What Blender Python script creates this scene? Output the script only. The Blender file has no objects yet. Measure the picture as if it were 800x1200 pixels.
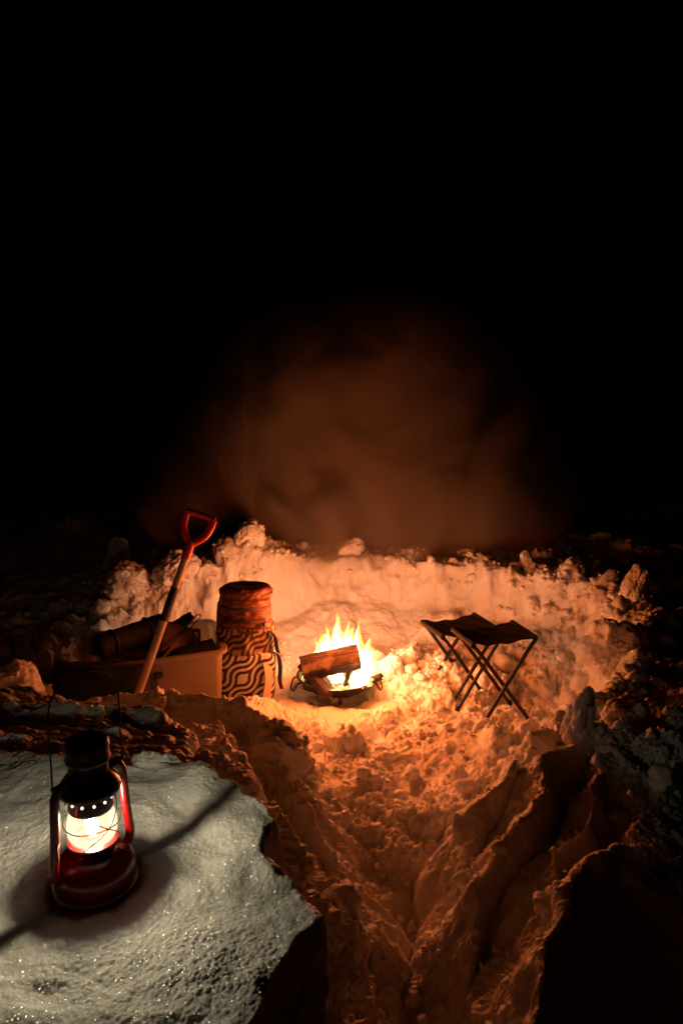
import bpy, bmesh, math, random
import numpy as np
from mathutils import Vector, Matrix, noise as mnoise

random.seed(7)
rng = np.random.default_rng(7)
PI = math.pi
sc = bpy.context.scene
COL = sc.collection

# ------------------------------------------------------------------ camera / render
cam_d = bpy.data.cameras.new("camera")
cam = bpy.data.objects.new("camera", cam_d)
COL.objects.link(cam)
CAM_Z = 1.56
cam.location = (0, 0, CAM_Z)
cam.rotation_euler = (math.radians(90 - 10.6), 0, 0)
cam_d.sensor_fit = 'VERTICAL'
cam_d.sensor_height = 24
cam_d.lens = 24 * 889 / 1200
cam_d.clip_start = 0.05
cam_d.clip_end = 500
sc.camera = cam
sc.render.engine = 'CYCLES'
sc.cycles.use_denoising = True
sc.cycles.max_bounces = 10
sc.cycles.diffuse_bounces = 5
sc.cycles.glossy_bounces = 4
sc.cycles.transparent_max_bounces = 16
sc.cycles.volume_bounces = 0
sc.cycles.volume_step_rate = 2.0
sc.cycles.sample_clamp_indirect = 4.0
sc.cycles.caustics_reflective = False
sc.cycles.caustics_refractive = False
vs = sc.view_settings
vs.view_transform = 'Standard'
vs.look = 'None'
vs.exposure = 0
vs.gamma = 1
vs.use_curve_mapping = False

# night sky: the sun is far below the horizon
w = bpy.data.worlds.new("World")
sc.world = w
w.use_nodes = True
nt = w.node_tree
sky = nt.nodes.new('ShaderNodeTexSky')
sky.sky_type = 'NISHITA'
sky.sun_disc = False
sky.sun_elevation = math.radians(-5)
sky.sun_rotation = math.radians(200)
bg = nt.nodes['Background']
bg.inputs['Strength'].default_value = 0.0004
nt.links.new(sky.outputs[0], bg.inputs['Color'])

# ------------------------------------------------------------------ noise tools
def _hash(ix, iy, iz, seed):
    h = (ix.astype(np.uint32) * np.uint32(374761393) + iy.astype(np.uint32) * np.uint32(668265263)
         + iz.astype(np.uint32) * np.uint32(2147483647 - 58) + np.uint32((seed * 974634777) & 0xffffffff))
    h = (h ^ (h >> np.uint32(13))) * np.uint32(1274126177)
    h = (h ^ (h >> np.uint32(15))) * np.uint32(2246822519)
    return h ^ (h >> np.uint32(16))

def hash01(ix, iy, iz, seed):
    return (_hash(ix, iy, iz, seed) >> np.uint32(8)).astype(np.float32) * np.float32(1 / 16777216.0)

def vnoise(x, y, z, seed=0):
    """value noise, -1..1"""
    xi = np.floor(x); yi = np.floor(y); zi = np.floor(z)
    fx = (x - xi).astype(np.float32); fy = (y - yi).astype(np.float32); fz = (z - zi).astype(np.float32)
    fx = fx * fx * fx * (fx * (fx * 6 - 15) + 10); fy = fy * fy * fy * (fy * (fy * 6 - 15) + 10); fz = fz * fz * (3 - 2 * fz)
    xi = xi.astype(np.int32); yi = yi.astype(np.int32); zi = zi.astype(np.int32)
    r = 0
    for dx in (0, 1):
        wx = fx if dx else 1 - fx
        for dy in (0, 1):
            wy = fy if dy else 1 - fy
            for dz in (0, 1):
                wz = fz if dz else 1 - fz
                r = r + wx * wy * wz * hash01(xi + dx, yi + dy, zi + dz, seed)
    return r * 2 - 1

def fbm(x, y, z, oct=4, seed=0, gain=.5):
    r = 0; a = 1.0; f = 1.0
    for o in range(oct):
        r = r + a * vnoise(x * f + o * 17.3, y * f + o * 5.1, z * f, seed + o)
        a *= gain; f *= 2.03
    return r

def lumps(x, y, z, s, seed, rmin=.45, rmax=.85, dens=1.0):
    """union of many balls of radius ~s: how far the ball surface stands out (0..~s)"""
    x = x / s; y = y / s; z = z / s
    xi = np.floor(x).astype(np.int32); yi = np.floor(y).astype(np.int32); zi = np.floor(z).astype(np.int32)
    best = np.zeros(x.shape, np.float32)
    for dx in (-1, 0, 1):
        for dy in (-1, 0, 1):
            for dz in (-1, 0, 1):
                cx = xi + dx; cy = yi + dy; cz = zi + dz
                h = _hash(cx, cy, cz, seed)
                px = cx + (h & np.uint32(1023)).astype(np.float32) / 1023
                py = cy + ((h >> np.uint32(10)) & np.uint32(1023)).astype(np.float32) / 1023
                pz = cz + ((h >> np.uint32(20)) & np.uint32(1023)).astype(np.float32) / 1023
                hr = hash01(cx, cy, cz, seed + 91)
                R = rmin + (rmax - rmin) * hr
                if dens < 1:
                    R = np.where(hash01(cx, cy, cz, seed + 17) < dens, R, 0)
                d2 = (x - px) ** 2 + (y - py) ** 2 + (z - pz) ** 2
                best = np.maximum(best, R * R - d2)
    return np.sqrt(best) * s

def smooth(a, b, x):
    t = np.clip((x - a) / (b - a), 0, 1)
    return t * t * (3 - 2 * t)

# ------------------------------------------------------------------ snow terrain
PIT = np.array([(.62, .2), (.74, 1.0), (.72, 1.32), (.60, 1.50), (.74, 1.72), (.70, 1.95), (.80, 2.1), (.78, 2.28),
                (.95, 2.55), (1.12, 2.85), (1.22, 3.2), (1.25, 3.68), (1.10, 4.08), (.74, 4.32), (.3, 4.45), (-.15, 4.45),
                (-.45, 4.25), (-.8, 4.12), (-1.12, 4.02), (-1.3, 3.7), (-1.28, 3.3), (-1.2, 2.85), (-1.15, 2.5), (-.62, 2.35),
                (-.40, 2.45), (-.28, 2.1), (-.22, 1.8), (-.2, 1.4), (-.2, .2)], float)
PLAT = np.array([(-.30, -.3), (-.16, .55), (-.125, .80), (-.085, .92), (-.04, 1.0), (-.075, 1.07), (-.118, 1.13), (-.112, 1.22), (-.19, 1.29),
                 (-.225, 1.35), (-.29, 1.41), (-.37, 1.45), (-.62, 1.50), (-1.2, 1.56), (-3.5, 1.8), (-3.5, -.3)], float)

def poly_sd(px, py, P):
    """signed distance to polygon (negative inside)"""
    d = np.full(px.shape, 1e9, np.float32); inside = np.zeros(px.shape, bool)
    n = len(P)
    for i in range(n):
        ax, ay = P[i]; bx, by = P[(i + 1) % n]
        ex, ey = bx - ax, by - ay
        t = np.clip(((px - ax) * ex + (py - ay) * ey) / (ex * ex + ey * ey), 0, 1)
        d = np.minimum(d, (px - ax - t * ex) ** 2 + (py - ay - t * ey) ** 2)
        c = ((ay > py) != (by > py)) & (px < (bx - ax) * (py - ay) / (by - ay + 1e-12) + ax)
        inside ^= c
    d = np.sqrt(d)
    return np.where(inside, -d, d)

def ridge(px, py, pts, s_left, s_right, rnd=.012):
    """height of a ridge along a 3-D polyline; slopes on the left/right of its direction"""
    best = np.full(px.shape, -9.0, np.float32)
    for (ax, ay, az), (bx, by, bz) in zip(pts[:-1], pts[1:]):
        ex, ey = bx - ax, by - ay; L2 = ex * ex + ey * ey
        t = np.clip(((px - ax) * ex + (py - ay) * ey) / L2, 0, 1)
        dx = px - ax - t * ex; dy = py - ay - t * ey
        d = np.sqrt(dx * dx + dy * dy + rnd * rnd) - rnd
        side = ex * dy - ey * dx
        sl = np.where(side > 0, s_left, s_right)
        best = np.maximum(best, az + t * (bz - az) - d * sl)
    return best

CTRL = np.array([(0, 4.55, .40), (.3, 4.55, .41), (-.55, 4.32, .52), (-.82, 4.25, .40), (-1.15, 4.2, .25), (-1.7, 3.4, .12), (-1.42, 3.6, .12), (-1.4, 3.2, .12), (-1.34, 4.0, .17), (-1.6, 3.9, .2), (-2.6, 3.6, .15), (-1.4, 2.6, .28),
                 (-2.2, 2.4, .30), (.76, 4.46, .40), (1.13, 4.22, .39), (1.35, 3.5, .40), (1.3, 2.9, .36), (.95, 2.4, .40), (.8, 2.0, .49), (.7, 1.45, .47),
                 (.9, 1.0, .42), (1.4, 1.6, .44), (1.9, 2.4, .42), (0, 6, .46), (-2, 6, .40), (2, 6, .38), (0, 12, .40), (-9, 4, .4),
                 (9, 4, .4), (-.6, 2.3, .34), (-1.0, 2.3, .34), (-.5, 1.9, .50), (-.34, 2.0, .46), (0, -4, .5)], float)
RIBS = [([(1.05, 2.5, .40), (.72, 2.28, .44), (.60, 2.2, .42), (.5, 2.12, .37), (.36, 1.98, .22), (.30, 1.93, .08)], 4.6, 1.75),
        ([(.95, 2.2, .48), (.73, 2.05, .50), (.59, 1.96, .48), (.555, 1.86, .45), (.46, 1.76, .40), (.335, 1.68, .32), (.31, 1.55, .20), (.30, 1.48, .05)], 4.6, 1.75),
        ([(.52, 2.02, .43), (.42, 2.0, .33), (.33, 1.86, .18)], 4.0, 1.9),
        ([(.72, 1.85, .50), (.60, 1.72, .48), (.52, 1.63, .44), (.50, 1.5, .36), (.5, 1.4, .2)], 4.6, 1.9),
        ([(1.1, 1.58, .45), (.70, 1.53, .50), (.50, 1.47, .50), (.455, 1.38, .48), (.40, 1.26, .47), (.345, 1.17, .41), (.35, 1.06, .30), (.37, .9, .1)], 5.0, 1.9),
        # left bank
        ([(.02, .8, .26), (.0, 1.05, .31), (-.03, 1.2, .35), (-.075, 1.36, .41), (-.15, 1.57, .47), (-.25, 1.72, .54), (-.36, 1.8, .6)], 1.6, 1.5),
        ([(.12, 1.35, .10), (.085, 1.58, .19), (0, 1.85, .22), (-.145, 2.16, .28), (-.28, 2.46, .37), (-.40, 2.62, .37), (-.52, 2.70, .34), (-.78, 2.76, .33), (-1.1, 2.76, .29)], 1.3, 1.5),
        ]

def base_height(px, py):
    px = px.astype(np.float32); py = py.astype(np.float32)
    z0 = np.zeros_like(px)
    wx = .028 * vnoise(px * 7, py * 7, z0, 3) + .012 * vnoise(px * 19, py * 19, z0, 4)
    wy = .028 * vnoise(px * 7, py * 7, z0 + 9, 5) + .012 * vnoise(px * 19, py * 19, z0 + 9, 6)
    qx = px + wx; qy = py + wy
    # undisturbed snow level
    num = 0; den = 0
    for cx, cy, cz in CTRL:
        wgt = 1 / ((px - cx) ** 2 + (py - cy) ** 2 + .02) ** 1.6
        num = num + wgt * cz; den = den + wgt
    B = num / den + .03 * vnoise(px * 1.7, py * 1.7, z0, 11)
    d = poly_sd(qx, qy, PIT)
    # spoil thrown on the rim
    back = smooth(2.2, 3.0, py)
    B = B + back * .05 * np.exp(-((d - .12) / .12) ** 2) * (1 + .9 * vnoise(px * 6, py * 6, z0, 21)) * np.where(d > 0, 1, 0)
    B = B + .06 * np.exp(-((px - 1.5) / .25) ** 2 - ((py - 3.45) / .3) ** 2) 
    # pit floor
    F = .02 + .035 * vnoise(px * 3.1, py * 3.1, z0, 31) + .03 * vnoise(px * 8, py * 8, z0, 32)
    fire = np.exp(-(((px + .03) ** 2 + (py - 3.48) ** 2) / .45 ** 2) ** 2)
    F = F * (1 - .85 * fire)
    F = F + .19 * smooth(-.42, -.03, d) * smooth(3.25, 3.8, py) * smooth(-.8, -.2, px) * (1 - .5 * fire)
    F = F + .10 * np.exp(-((px - .55) / .22) ** 2 - ((py - 3.62) / .16) ** 2)
    F = F + .06 * smooth(.25, .6, px) * smooth(3.3, 2.7, py)
    S = smooth(-.10, .03, d)
    flat = smooth(3.0, 3.5, py)
    H = F + (B - F) * S
    for pts, a, b in RIBS:
        r = ridge(qx, qy, pts, a, b)
        r = np.minimum(r, np.maximum(pts[0][2], .62))
        H = np.maximum(H, r)
    # lantern ledge with its shovelled edge and broken layers behind
    dp = poly_sd(px + .6 * wx, py + .6 * wy, PLAT)
    zt = .76 + .006 * vnoise(px * 5, py * 5, z0, 41) + .003 * vnoise(px * 16, py * 16, z0, 44) 
    zt = zt + .027 * smooth(-.12, -.01, dp) * smooth(-.40, -.25, px) * smooth(1.03, 1.12, py) * (1 + .4 * vnoise(px * 13, py * 13, z0, 47))  # added lip, shaped to keep lantern light off the right bank
    ledge = zt - np.maximum(dp, 0) * 9.0 - .004 * smooth(-.02, 0, dp)
    # layered terraces going down towards the pit at the far side of the ledge
    a = py + .25 * (px + .55)
    lay = .775 - .29 * np.maximum(0, a - 1.34) + .03 * vnoise(px * 3, py * 5, z0, 51) + .012 * vnoise(px * 9, py * 16, z0, 52)
    q = lay / .028
    lay = .028 * (np.floor(q) + smooth(.35, .95, q - np.floor(q)))
    edge = np.interp(py, [1.2, 1.45, 1.6, 1.85, 2.1, 2.4], [-.31, -.33, -.36, -.42, -.52, -.9]).astype(np.float32) + .05 * vnoise(px * 2, py * 9, z0, 53)
    lay = lay - 4.5 * np.maximum(0, px - edge) - 3.5 * np.maximum(0, a - 2.16 - .05 * vnoise(px * 4, z0, z0, 57))
    lay = np.where(py > 1.25, lay, -9)
    H = np.maximum(H, np.where((dp > -.02), np.maximum(ledge, lay), ledge))
    top = (dp < -.005)
    return H, d, dp, top, B

def boot_prints(px, py):
    out = np.zeros_like(px)
    for (bx, by, ang, L) in [(-.20, 3.08, .5, .29), (-.30, 3.16, 2.2, .28)]:
        c, s = math.cos(ang), math.sin(ang)
        u = (px - bx) * c + (py - by) * s; v = -(px - bx) * s + (py - by) * c
        m = smooth(1.0, .8, np.sqrt((u / (L / 2)) ** 4 + (v / .052) ** 4))
        ch = np.sin((u + np.abs(v) * .9) * 2 * PI / .019)
        out = out + m * (-.008 + .0032 * np.clip(ch * 1.8, -1, 1))
    return out

# polar sheet round the standing place: fine in front, coarse behind and far away
th = [0.0]
while th[-1] < PI:
    t = th[-1]
    th.append(t + (.0016 if t < .60 else .005 if t < 1.1 else .03))
th = np.array(th[:-1]); th[-1] = min(th[-1], PI - .01)
th = np.concatenate([-th[:0:-1], th])
NC = len(th)
NR = 1500
rs = .22 * np.exp(np.linspace(0, math.log(90 / .22), 2600))
sub = np.unique(np.concatenate([np.arange(0, NC, 4), [NC - 1]]))
T, R = np.meshgrid(th[sub], rs, indexing='ij')
Hs = base_height((R * np.sin(T)).ravel(), (R * np.cos(T)).ravel())[0].reshape(T.shape)
dr = np.diff(R, axis=1); dh = np.diff(Hs, axis=1)
rm = .5 * (R[:, 1:] + R[:, :-1])
wt = np.sqrt((dr * .75) ** 2 + dh ** 2) / np.maximum(rm, .9) * np.where(rm > 5.5, .12, 1.0) * np.where(rm < .8, .3, 1)
k = np.hanning(123)[1:-1]; k /= k.sum()
wt = np.apply_along_axis(lambda v: np.convolve(np.pad(v, 60, mode='edge'), k, 'valid'), 0, wt)
cum = np.concatenate([np.zeros((len(sub), 1)), np.cumsum(wt, axis=1)], axis=1)
rows = np.empty((len(sub), NR))
for i in range(len(sub)):
    rows[i] = np.interp(np.linspace(0, cum[i, -1], NR), cum[i], rs)
rad = np.empty((NC, NR))
for j in range(NR):
    rad[:, j] = np.interp(th, th[sub], rows[:, j])
X = (rad * np.sin(th)[:, None]).ravel().astype(np.float32)
Y = (rad * np.cos(th)[:, None]).ravel().astype(np.float32)
H, D, DP, TOP, BB = base_height(X, Y)

P3 = np.stack([X, Y, H], 1).reshape(NC, NR, 3)
def grid_normals(P):
    du = np.gradient(P, axis=0); dv = np.gradient(P, axis=1)
    n = np.cross(dv, du); n /= (np.linalg.norm(n, axis=2, keepdims=True) + 1e-9)
    n[n[..., 2] < 0] *= -1
    return n
N3 = grid_normals(P3.astype(np.float64)).astype(np.float32)
for _ in range(3):
    for ax_, st_ in ((0, 2), (1, 3)):
        N3[2:-2, 3:-3] = (N3[2:-2, 3:-3] + np.roll(N3, st_, ax_)[2:-2, 3:-3] + np.roll(N3, -st_, ax_)[2:-2, 3:-3]) / 3
N3 /= np.linalg.norm(N3, axis=2, keepdims=True) + 1e-9
N = N3.reshape(-1, 3)
slope = 1 - np.abs(N[:, 2])
# where things are lumpy / smooth
near = np.sqrt(X ** 2 + Y ** 2) < 9
idx = np.nonzero(near)[0]
x, y, z = X[idx], Y[idx], H[idx]
nx, ny, nz = N[idx].T
d, dp, top, sl = D[idx], DP[idx], TOP[idx], slope[idx]
zero = np.zeros_like(x)
plat = smooth(.03, -.02, dp)                        # the lantern ledge
wall_back = smooth(3.75, 3.95, y) * smooth(-.22, -.05, d) * smooth(.03, -.01, d) * smooth(-.45, -.2, x)
fire_flat = np.exp(-(((x + .03) ** 2 + (y - 3.45) ** 2) / .33 ** 2) ** 2)
patch = smooth(-.25, .35, vnoise(x * 2.6, y * 2.6, z * 2.6, 61) + .5 * vnoise(x * 6, y * 6, z * 6, 62))
rim = (1 - .65 * smooth(.15, .35, x) * smooth(1.0, .85, x) * smooth(3.7, 3.9, y)) * smooth(-.02, .06, d) * smooth(.75, .25, d) * smooth(2.2, 2.8, y)
trench = smooth(.02, -.06, d) * smooth(3.3, 2.9, y)
lm = np.clip(.12 + .6 * patch, 0, 1)
lm = np.maximum(lm, rim)
lm = np.maximum(lm, .75 * patch * trench + .12 * trench)
steep_smooth = smooth(.55, .85, sl) * smooth(3.4, 2.8, y)   # shovel-cut faces stay smooth
lm = lm * (1 - .78 * steep_smooth)
lm = lm * (1 - plat) * (1 - .93 * wall_back) * (1 - .6 * fire_flat)
lay_zone = (1 - plat) * smooth(.0, .05, dp) * ((x < -.33) & (y > 1.35) & (y < 2.25)).astype(np.float32)
lm = lm * (1 - .7 * lay_zone)
boot = boot_prints(x, y)
lm = lm * (1 - .85 * smooth(.004, .012, -boot))
wx = x + .03 * vnoise(x * 12, y * 12, z * 12, 71) + .011 * vnoise(x * 34, y * 34, z * 34, 74) + .003 * vnoise(x * 90, y * 90, z * 90, 84)
wy = y + .03 * vnoise(x * 12, y * 12, z * 12, 72) + .011 * vnoise(x * 34, y * 34, z * 34, 75) + .003 * vnoise(x * 90, y * 90, z * 90, 85)
wz = z + .03 * vnoise(x * 12, y * 12, z * 12, 73) + .011 * vnoise(x * 34, y * 34, z * 34, 76) + .003 * vnoise(x * 90, y * 90, z * 90, 86)
disp = lm * (.62 * lumps(wx, wy, wz, .15, 101, .35, .75, .6) * np.clip(patch + .4 * rim, 0, 1)
             + .50 * lumps(wx, wy, wz, .066, 102, .30, .75, .55)
             + .45 * lumps(wx, wy, wz, .026, 103, .30, .75, .6))
fb = fbm(wx * 24, wy * 24, wz * 24, 4, 111, .6)
disp = disp + (.30 + .70 * lm) * (1 - plat) * (1 - .6 * wall_back) * .015 * fb
disp = disp + (.4 + .6 * lm) * (1 - plat) * (1 - .8 * wall_back) * .0052 * fbm(x * 120, y * 120, z * 120, 2, 115, .75)
disp = disp + (1 - plat) * (1 - wall_back) * .017 * fbm(x * 8, y * 8, z * 8, 3, 121)
# shovel-scraped back wall: vertical scoop marks and a few pits
scoop = np.abs(((x * 4.3 + .35 * vnoise(x * 2, y * 0, zero, 131) + .1 * z) % 1) - .5) * 2
disp = disp + wall_back * (.006 * (scoop ** 3) * smooth(-.2, .5, vnoise(x * 3, zero, z * 2.5, 139)) - .006 + .006 * fbm(x * 14, zero, z * 5, 3, 132) + .010 * fbm(x * 11, y * 11, z * 11, 4, 137, .6) - .006 * smooth(.45, .8, vnoise(x * 12, y * 12, z * 9, 133)))
# ledge: crusty granular snow
gr = np.zeros_like(x); pm = (plat > .01) & (np.abs(x) < 1.6) & (y > .2)
gx, gy, gz = x[pm], y[pm], z[pm]
gr[pm] = lumps(gx, gy, gz, .0058, 141, .35, .85, .8) + .16 * lumps(gx, gy, gz, .017, 142, .35, .85, .5)
gr[pm] *= .35 + .65 * smooth(-.3, .5, vnoise(gx * 11, gy * 11, gz * 11, 149))
disp = disp + plat * (.36 * gr + .0018 * fbm(x * 28, y * 28, z * 28, 3, 143) + .004 * fbm(x * 9, y * 12, z * 9, 2, 145)
                      - .0035 * smooth(.2, .9, vnoise(x * 15, y * 21, zero, 144)) * smooth(.0, -.1, dp))
hx = x + nx * disp; hy = y + ny * disp; hz = z + nz * disp + boot * (1 - plat) * smooth(.80, .95, nz)
X[idx], Y[idx], H[idx] = hx, hy, hz
FINAL_XY = np.stack([hx, hy], 1); FINAL_Z = hz
V = np.stack([X, Y, H], 1)

def fast_mesh(name, verts, quads):
    me = bpy.data.meshes.new(name)
    nv, nf = len(verts), len(quads)
    k = quads.shape[1]
    me.vertices.add(nv); me.vertices.foreach_set('co', np.ascontiguousarray(verts, np.float32).ravel())
    me.loops.add(nf * k); me.loops.foreach_set('vertex_index', np.ascontiguousarray(quads, np.int32).ravel())
    me.polygons.add(nf); me.polygons.foreach_set('loop_start', np.arange(0, nf * k, k, dtype=np.int32))
    me.polygons.foreach_set('use_smooth', np.ones(nf, bool))
    me.update(calc_edges=True); me.validate()
    return me

ii, jj = np.meshgrid(np.arange(NC - 1), np.arange(NR - 1), indexing='ij')
a = (ii * NR + jj).ravel()
quads = np.stack([a, a + 1, a + NR + 1, a + NR], 1)

def ground_z(px, py, r=.03):
    m = (np.abs(FINAL_XY[:, 0] - px) < r) & (np.abs(FINAL_XY[:, 1] - py) < r)
    return float(np.median(FINAL_Z[m])) if m.any() else 0.0

# ------------------------------------------------------------------ materials
def mat(name, color=(.5, .5, .5), rough=.5, metal=0.0, **kw):
    m = bpy.data.materials.new(name); m.use_nodes = True
    b = m.node_tree.nodes['Principled BSDF']
    b.inputs['Base Color'].default_value = (*color, 1)
    b.inputs['Roughness'].default_value = rough
    b.inputs['Metallic'].default_value = metal
    for k_, v_ in kw.items():
        b.inputs[k_.replace('_', ' ')].default_value = v_
    return m

def add_bump(m, scale, strength, dist=.002, detail=4, stretch=(1, 1, 1), colvar=None):
    t = m.node_tree; n = t.nodes; b = n['Principled BSDF']
    tc = n.new('ShaderNodeTexCoord'); mp = n.new('ShaderNodeMapping'); mp.inputs['Scale'].default_value = stretch
    ns = n.new('ShaderNodeTexNoise'); ns.inputs['Scale'].default_value = scale; ns.inputs['Detail'].default_value = detail
    bp = n.new('ShaderNodeBump'); bp.inputs['Strength'].default_value = strength; bp.inputs['Distance'].default_value = dist
    t.links.new(tc.outputs['Object'], mp.inputs['Vector']); t.links.new(mp.outputs[0], ns.inputs['Vector'])
    t.links.new(ns.outputs['Fac'], bp.inputs['Height']); t.links.new(bp.outputs[0], b.inputs['Normal'])
    if colvar:
        cr = n.new('ShaderNodeValToRGB')
        cr.color_ramp.elements[0].position = .35; cr.color_ramp.elements[1].position = .68
        cr.color_ramp.elements[0].color = (*colvar[0], 1); cr.color_ramp.elements[1].color = (*colvar[1], 1)
        t.links.new(ns.outputs['Fac'], cr.inputs[0]); t.links.new(cr.outputs[0], b.inputs['Base Color'])
    return m

def snow_material():
    m = bpy.data.materials.new("snow"); m.use_nodes = True
    t = m.node_tree; n = t.nodes; b = n['Principled BSDF']; out = n['Material Output']
    b.inputs['Base Color'].default_value = (.84, .85, .87, 1)
    b.inputs['Roughness'].default_value = .55
    b.inputs['Specular IOR Level'].default_value = .25
    b.inputs['Subsurface Weight'].default_value = .4
    b.inputs['Subsurface Radius'].default_value = (1.0, .8, .6)
    b.inputs['Subsurface Scale'].default_value = .008
    tc = n.new('ShaderNodeTexCoord')
    n1 = n.new('ShaderNodeTexNoise'); n1.inputs['Scale'].default_value = 190; n1.inputs['Detail'].default_value = 5; n1.inputs['Roughness'].default_value = .7
    bp = n.new('ShaderNodeBump'); bp.inputs['Strength'].default_value = .6; bp.inputs['Distance'].default_value = .003
    t.links.new(tc.outputs['Object'], n1.inputs['Vector']); t.links.new(n1.outputs['Fac'], bp.inputs['Height']); t.links.new(bp.outputs[0], b.inputs['Normal'])
    # ice-crystal glints: a little gloss on randomly turned facets
    vo = n.new('ShaderNodeTexVoronoi'); vo.inputs['Scale'].default_value = 520
    t.links.new(tc.outputs['Object'], vo.inputs['Vector'])
    sub_ = n.new('ShaderNodeVectorMath'); sub_.operation = 'SUBTRACT'; sub_.inputs[1].default_value = (.5, .5, .5)
    t.links.new(vo.outputs['Color'], sub_.inputs[0])
    ge = n.new('ShaderNodeNewGeometry')
    mul = n.new('ShaderNodeVectorMath'); mul.operation = 'SCALE'; mul.inputs['Scale'].default_value = 2.2
    t.links.new(sub_.outputs[0], mul.inputs[0])
    ad = n.new('ShaderNodeVectorMath'); ad.operation = 'ADD'; t.links.new(ge.outputs['Normal'], ad.inputs[0]); t.links.new(mul.outputs[0], ad.inputs[1])
    no = n.new('ShaderNodeVectorMath'); no.operation = 'NORMALIZE'; t.links.new(ad.outputs[0], no.inputs[0])
    gl = n.new('ShaderNodeBsdfGlossy'); gl.inputs['Roughness'].default_value = .22; gl.inputs['Color'].default_value = (.9, .9, .9, 1)
    t.links.new(no.outputs[0], gl.inputs['Normal'])
    mx = n.new('ShaderNodeMixShader'); mx.inputs[0].default_value = .055
    t.links.new(b.outputs[0], mx.inputs[1]); t.links.new(gl.outputs[0], mx.inputs[2]); t.links.new(mx.outputs[0], out.inputs[0])
    return m

SNOW = snow_material()
me = fast_mesh("snow_ground", V, quads)
me.materials.append(SNOW)
ground = bpy.data.objects.new("snow_ground", me); COL.objects.link(ground)
ground['kind'] = 'structure'

BLACK_METAL = add_bump(mat('black painted steel', (.006, .0055, .0055), .5), 60, .08)
BURNT_STEEL = add_bump(mat('burnt steel', (.035, .028, .025), .5, .8), 40, .3, colvar=((.02, .016, .014), (.09, .06, .045)))
STEEL = mat('steel', (.45, .44, .43), .25, 1.0)
RED_ENAMEL = add_bump(mat('red enamel', (.16, .002, .003), .3, 0.0, Coat_Weight=.1, Coat_Roughness=.08), 25, .06)
DARK_RED = add_bump(mat('dark red enamel', (.05, .006, .006), .3), 25, .08)  # darker red of the hood, caps and globe plate
RED_PLASTIC = add_bump(mat('red plastic', (.50, .035, .012), .38), 50, .1)
WOOD_SHAFT = add_bump(mat('ash wood shaft', (.36, .22, .11), .45), 14, .25, stretch=(6, 6, .5), colvar=((.33, .26, .19), (.55, .46, .36)))
BLACK_GRIP = add_bump(mat('black grip tape', (.015, .014, .014), .6), 80, .3)
BLACK_FABRIC = add_bump(mat('black nylon fabric', (.008, .007, .007), .8), 260, .3)
BROWN_NYLON = add_bump(mat('brown nylon', (.16, .055, .035), .5), 14, .5, .01, colvar=((.09, .03, .022), (.24, .08, .05)))
TAN_PAPER = add_bump(mat('tan canvas', (.33, .17, .09), .7), 40, .4)
BARK = add_bump(mat('birch bark twig', (.62, .5, .42), .8), 60, .4)
WOOD_SPLIT = add_bump(mat('split firewood', (.26, .13, .06), .75), 9, .8, .006, 8, (1, 14, 14), ((.018, .009, .006), (.11, .052, .028)))
t = WOOD_SPLIT.node_tree; n = t.nodes
for q in n:
    if q.type == 'VALTORGB': q.color_ramp.elements[1].position = .80; q.color_ramp.elements[0].position = .47
nz_ = n.new('ShaderNodeTexNoise'); nz_.inputs['Scale'].default_value = 11; nz_.inputs['Detail'].default_value = 5
tcw = n.new('ShaderNodeTexCoord'); t.links.new(tcw.outputs['Object'], nz_.inputs['Vector'])
rg = n.new('ShaderNodeMapRange'); rg.inputs['From Min'].default_value = .56; rg.inputs['From Max'].default_value = .72; rg.inputs['To Max'].default_value = .55
t.links.new(nz_.outputs['Fac'], rg.inputs['Value']); t.links.new(rg.outputs[0], n['Principled BSDF'].inputs['Emission Strength'])
n['Principled BSDF'].inputs['Emission Color'].default_value = (1, .16, .02, 1)
CHAR = add_bump(mat('charred wood', (.03, .02, .016), .85), 30, .9, .008, 8)

def flame_material(name, col_lo, col_hi, s_lo, s_hi, z0, z1):
    m = bpy.data.materials.new(name); m.use_nodes = True
    t = m.node_tree; n = t.nodes; n.remove(n['Principled BSDF']); out = n['Material Output']
    ge = n.new('ShaderNodeTexCoord'); sx = n.new('ShaderNodeSeparateXYZ'); t.links.new(ge.outputs['Object'], sx.inputs[0])
    mr = n.new('ShaderNodeMapRange'); mr.inputs['From Min'].default_value = z0; mr.inputs['From Max'].default_value = z1
    t.links.new(sx.outputs['Z'], mr.inputs['Value'])
    cr = n.new('ShaderNodeValToRGB'); cr.color_ramp.elements[0].color = (*col_lo, 1); cr.color_ramp.elements[1].color = (*col_hi, 1)
    t.links.new(mr.outputs[0], cr.inputs[0])
    ms = n.new('ShaderNodeMapRange'); ms.inputs['To Min'].default_value = s_lo; ms.inputs['To Max'].default_value = s_hi
    t.links.new(mr.outputs[0], ms.inputs['Value'])
    lw = n.new('ShaderNodeLayerWeight'); lw.inputs[0].default_value = .35
    inv = n.new('ShaderNodeMath'); inv.operation = 'SUBTRACT'; inv.inputs[0].default_value = 1.0; t.links.new(lw.outputs['Facing'], inv.inputs[1])
    ml = n.new('ShaderNodeMath'); ml.operation = 'MULTIPLY'; t.links.new(inv.outputs[0], ml.inputs[0]); t.links.new(ms.outputs[0], ml.inputs[1])
    em = n.new('ShaderNodeEmission'); t.links.new(cr.outputs[0], em.inputs['Color']); t.links.new(ml.outputs[0], em.inputs['Strength'])
    tr = n.new('ShaderNodeBsdfTransparent'); ad = n.new('ShaderNodeAddShader')
    t.links.new(em.outputs[0], ad.inputs[0]); t.links.new(tr.outputs[0], ad.inputs[1]); t.links.new(ad.outputs[0], out.inputs[0])
    return m

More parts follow.
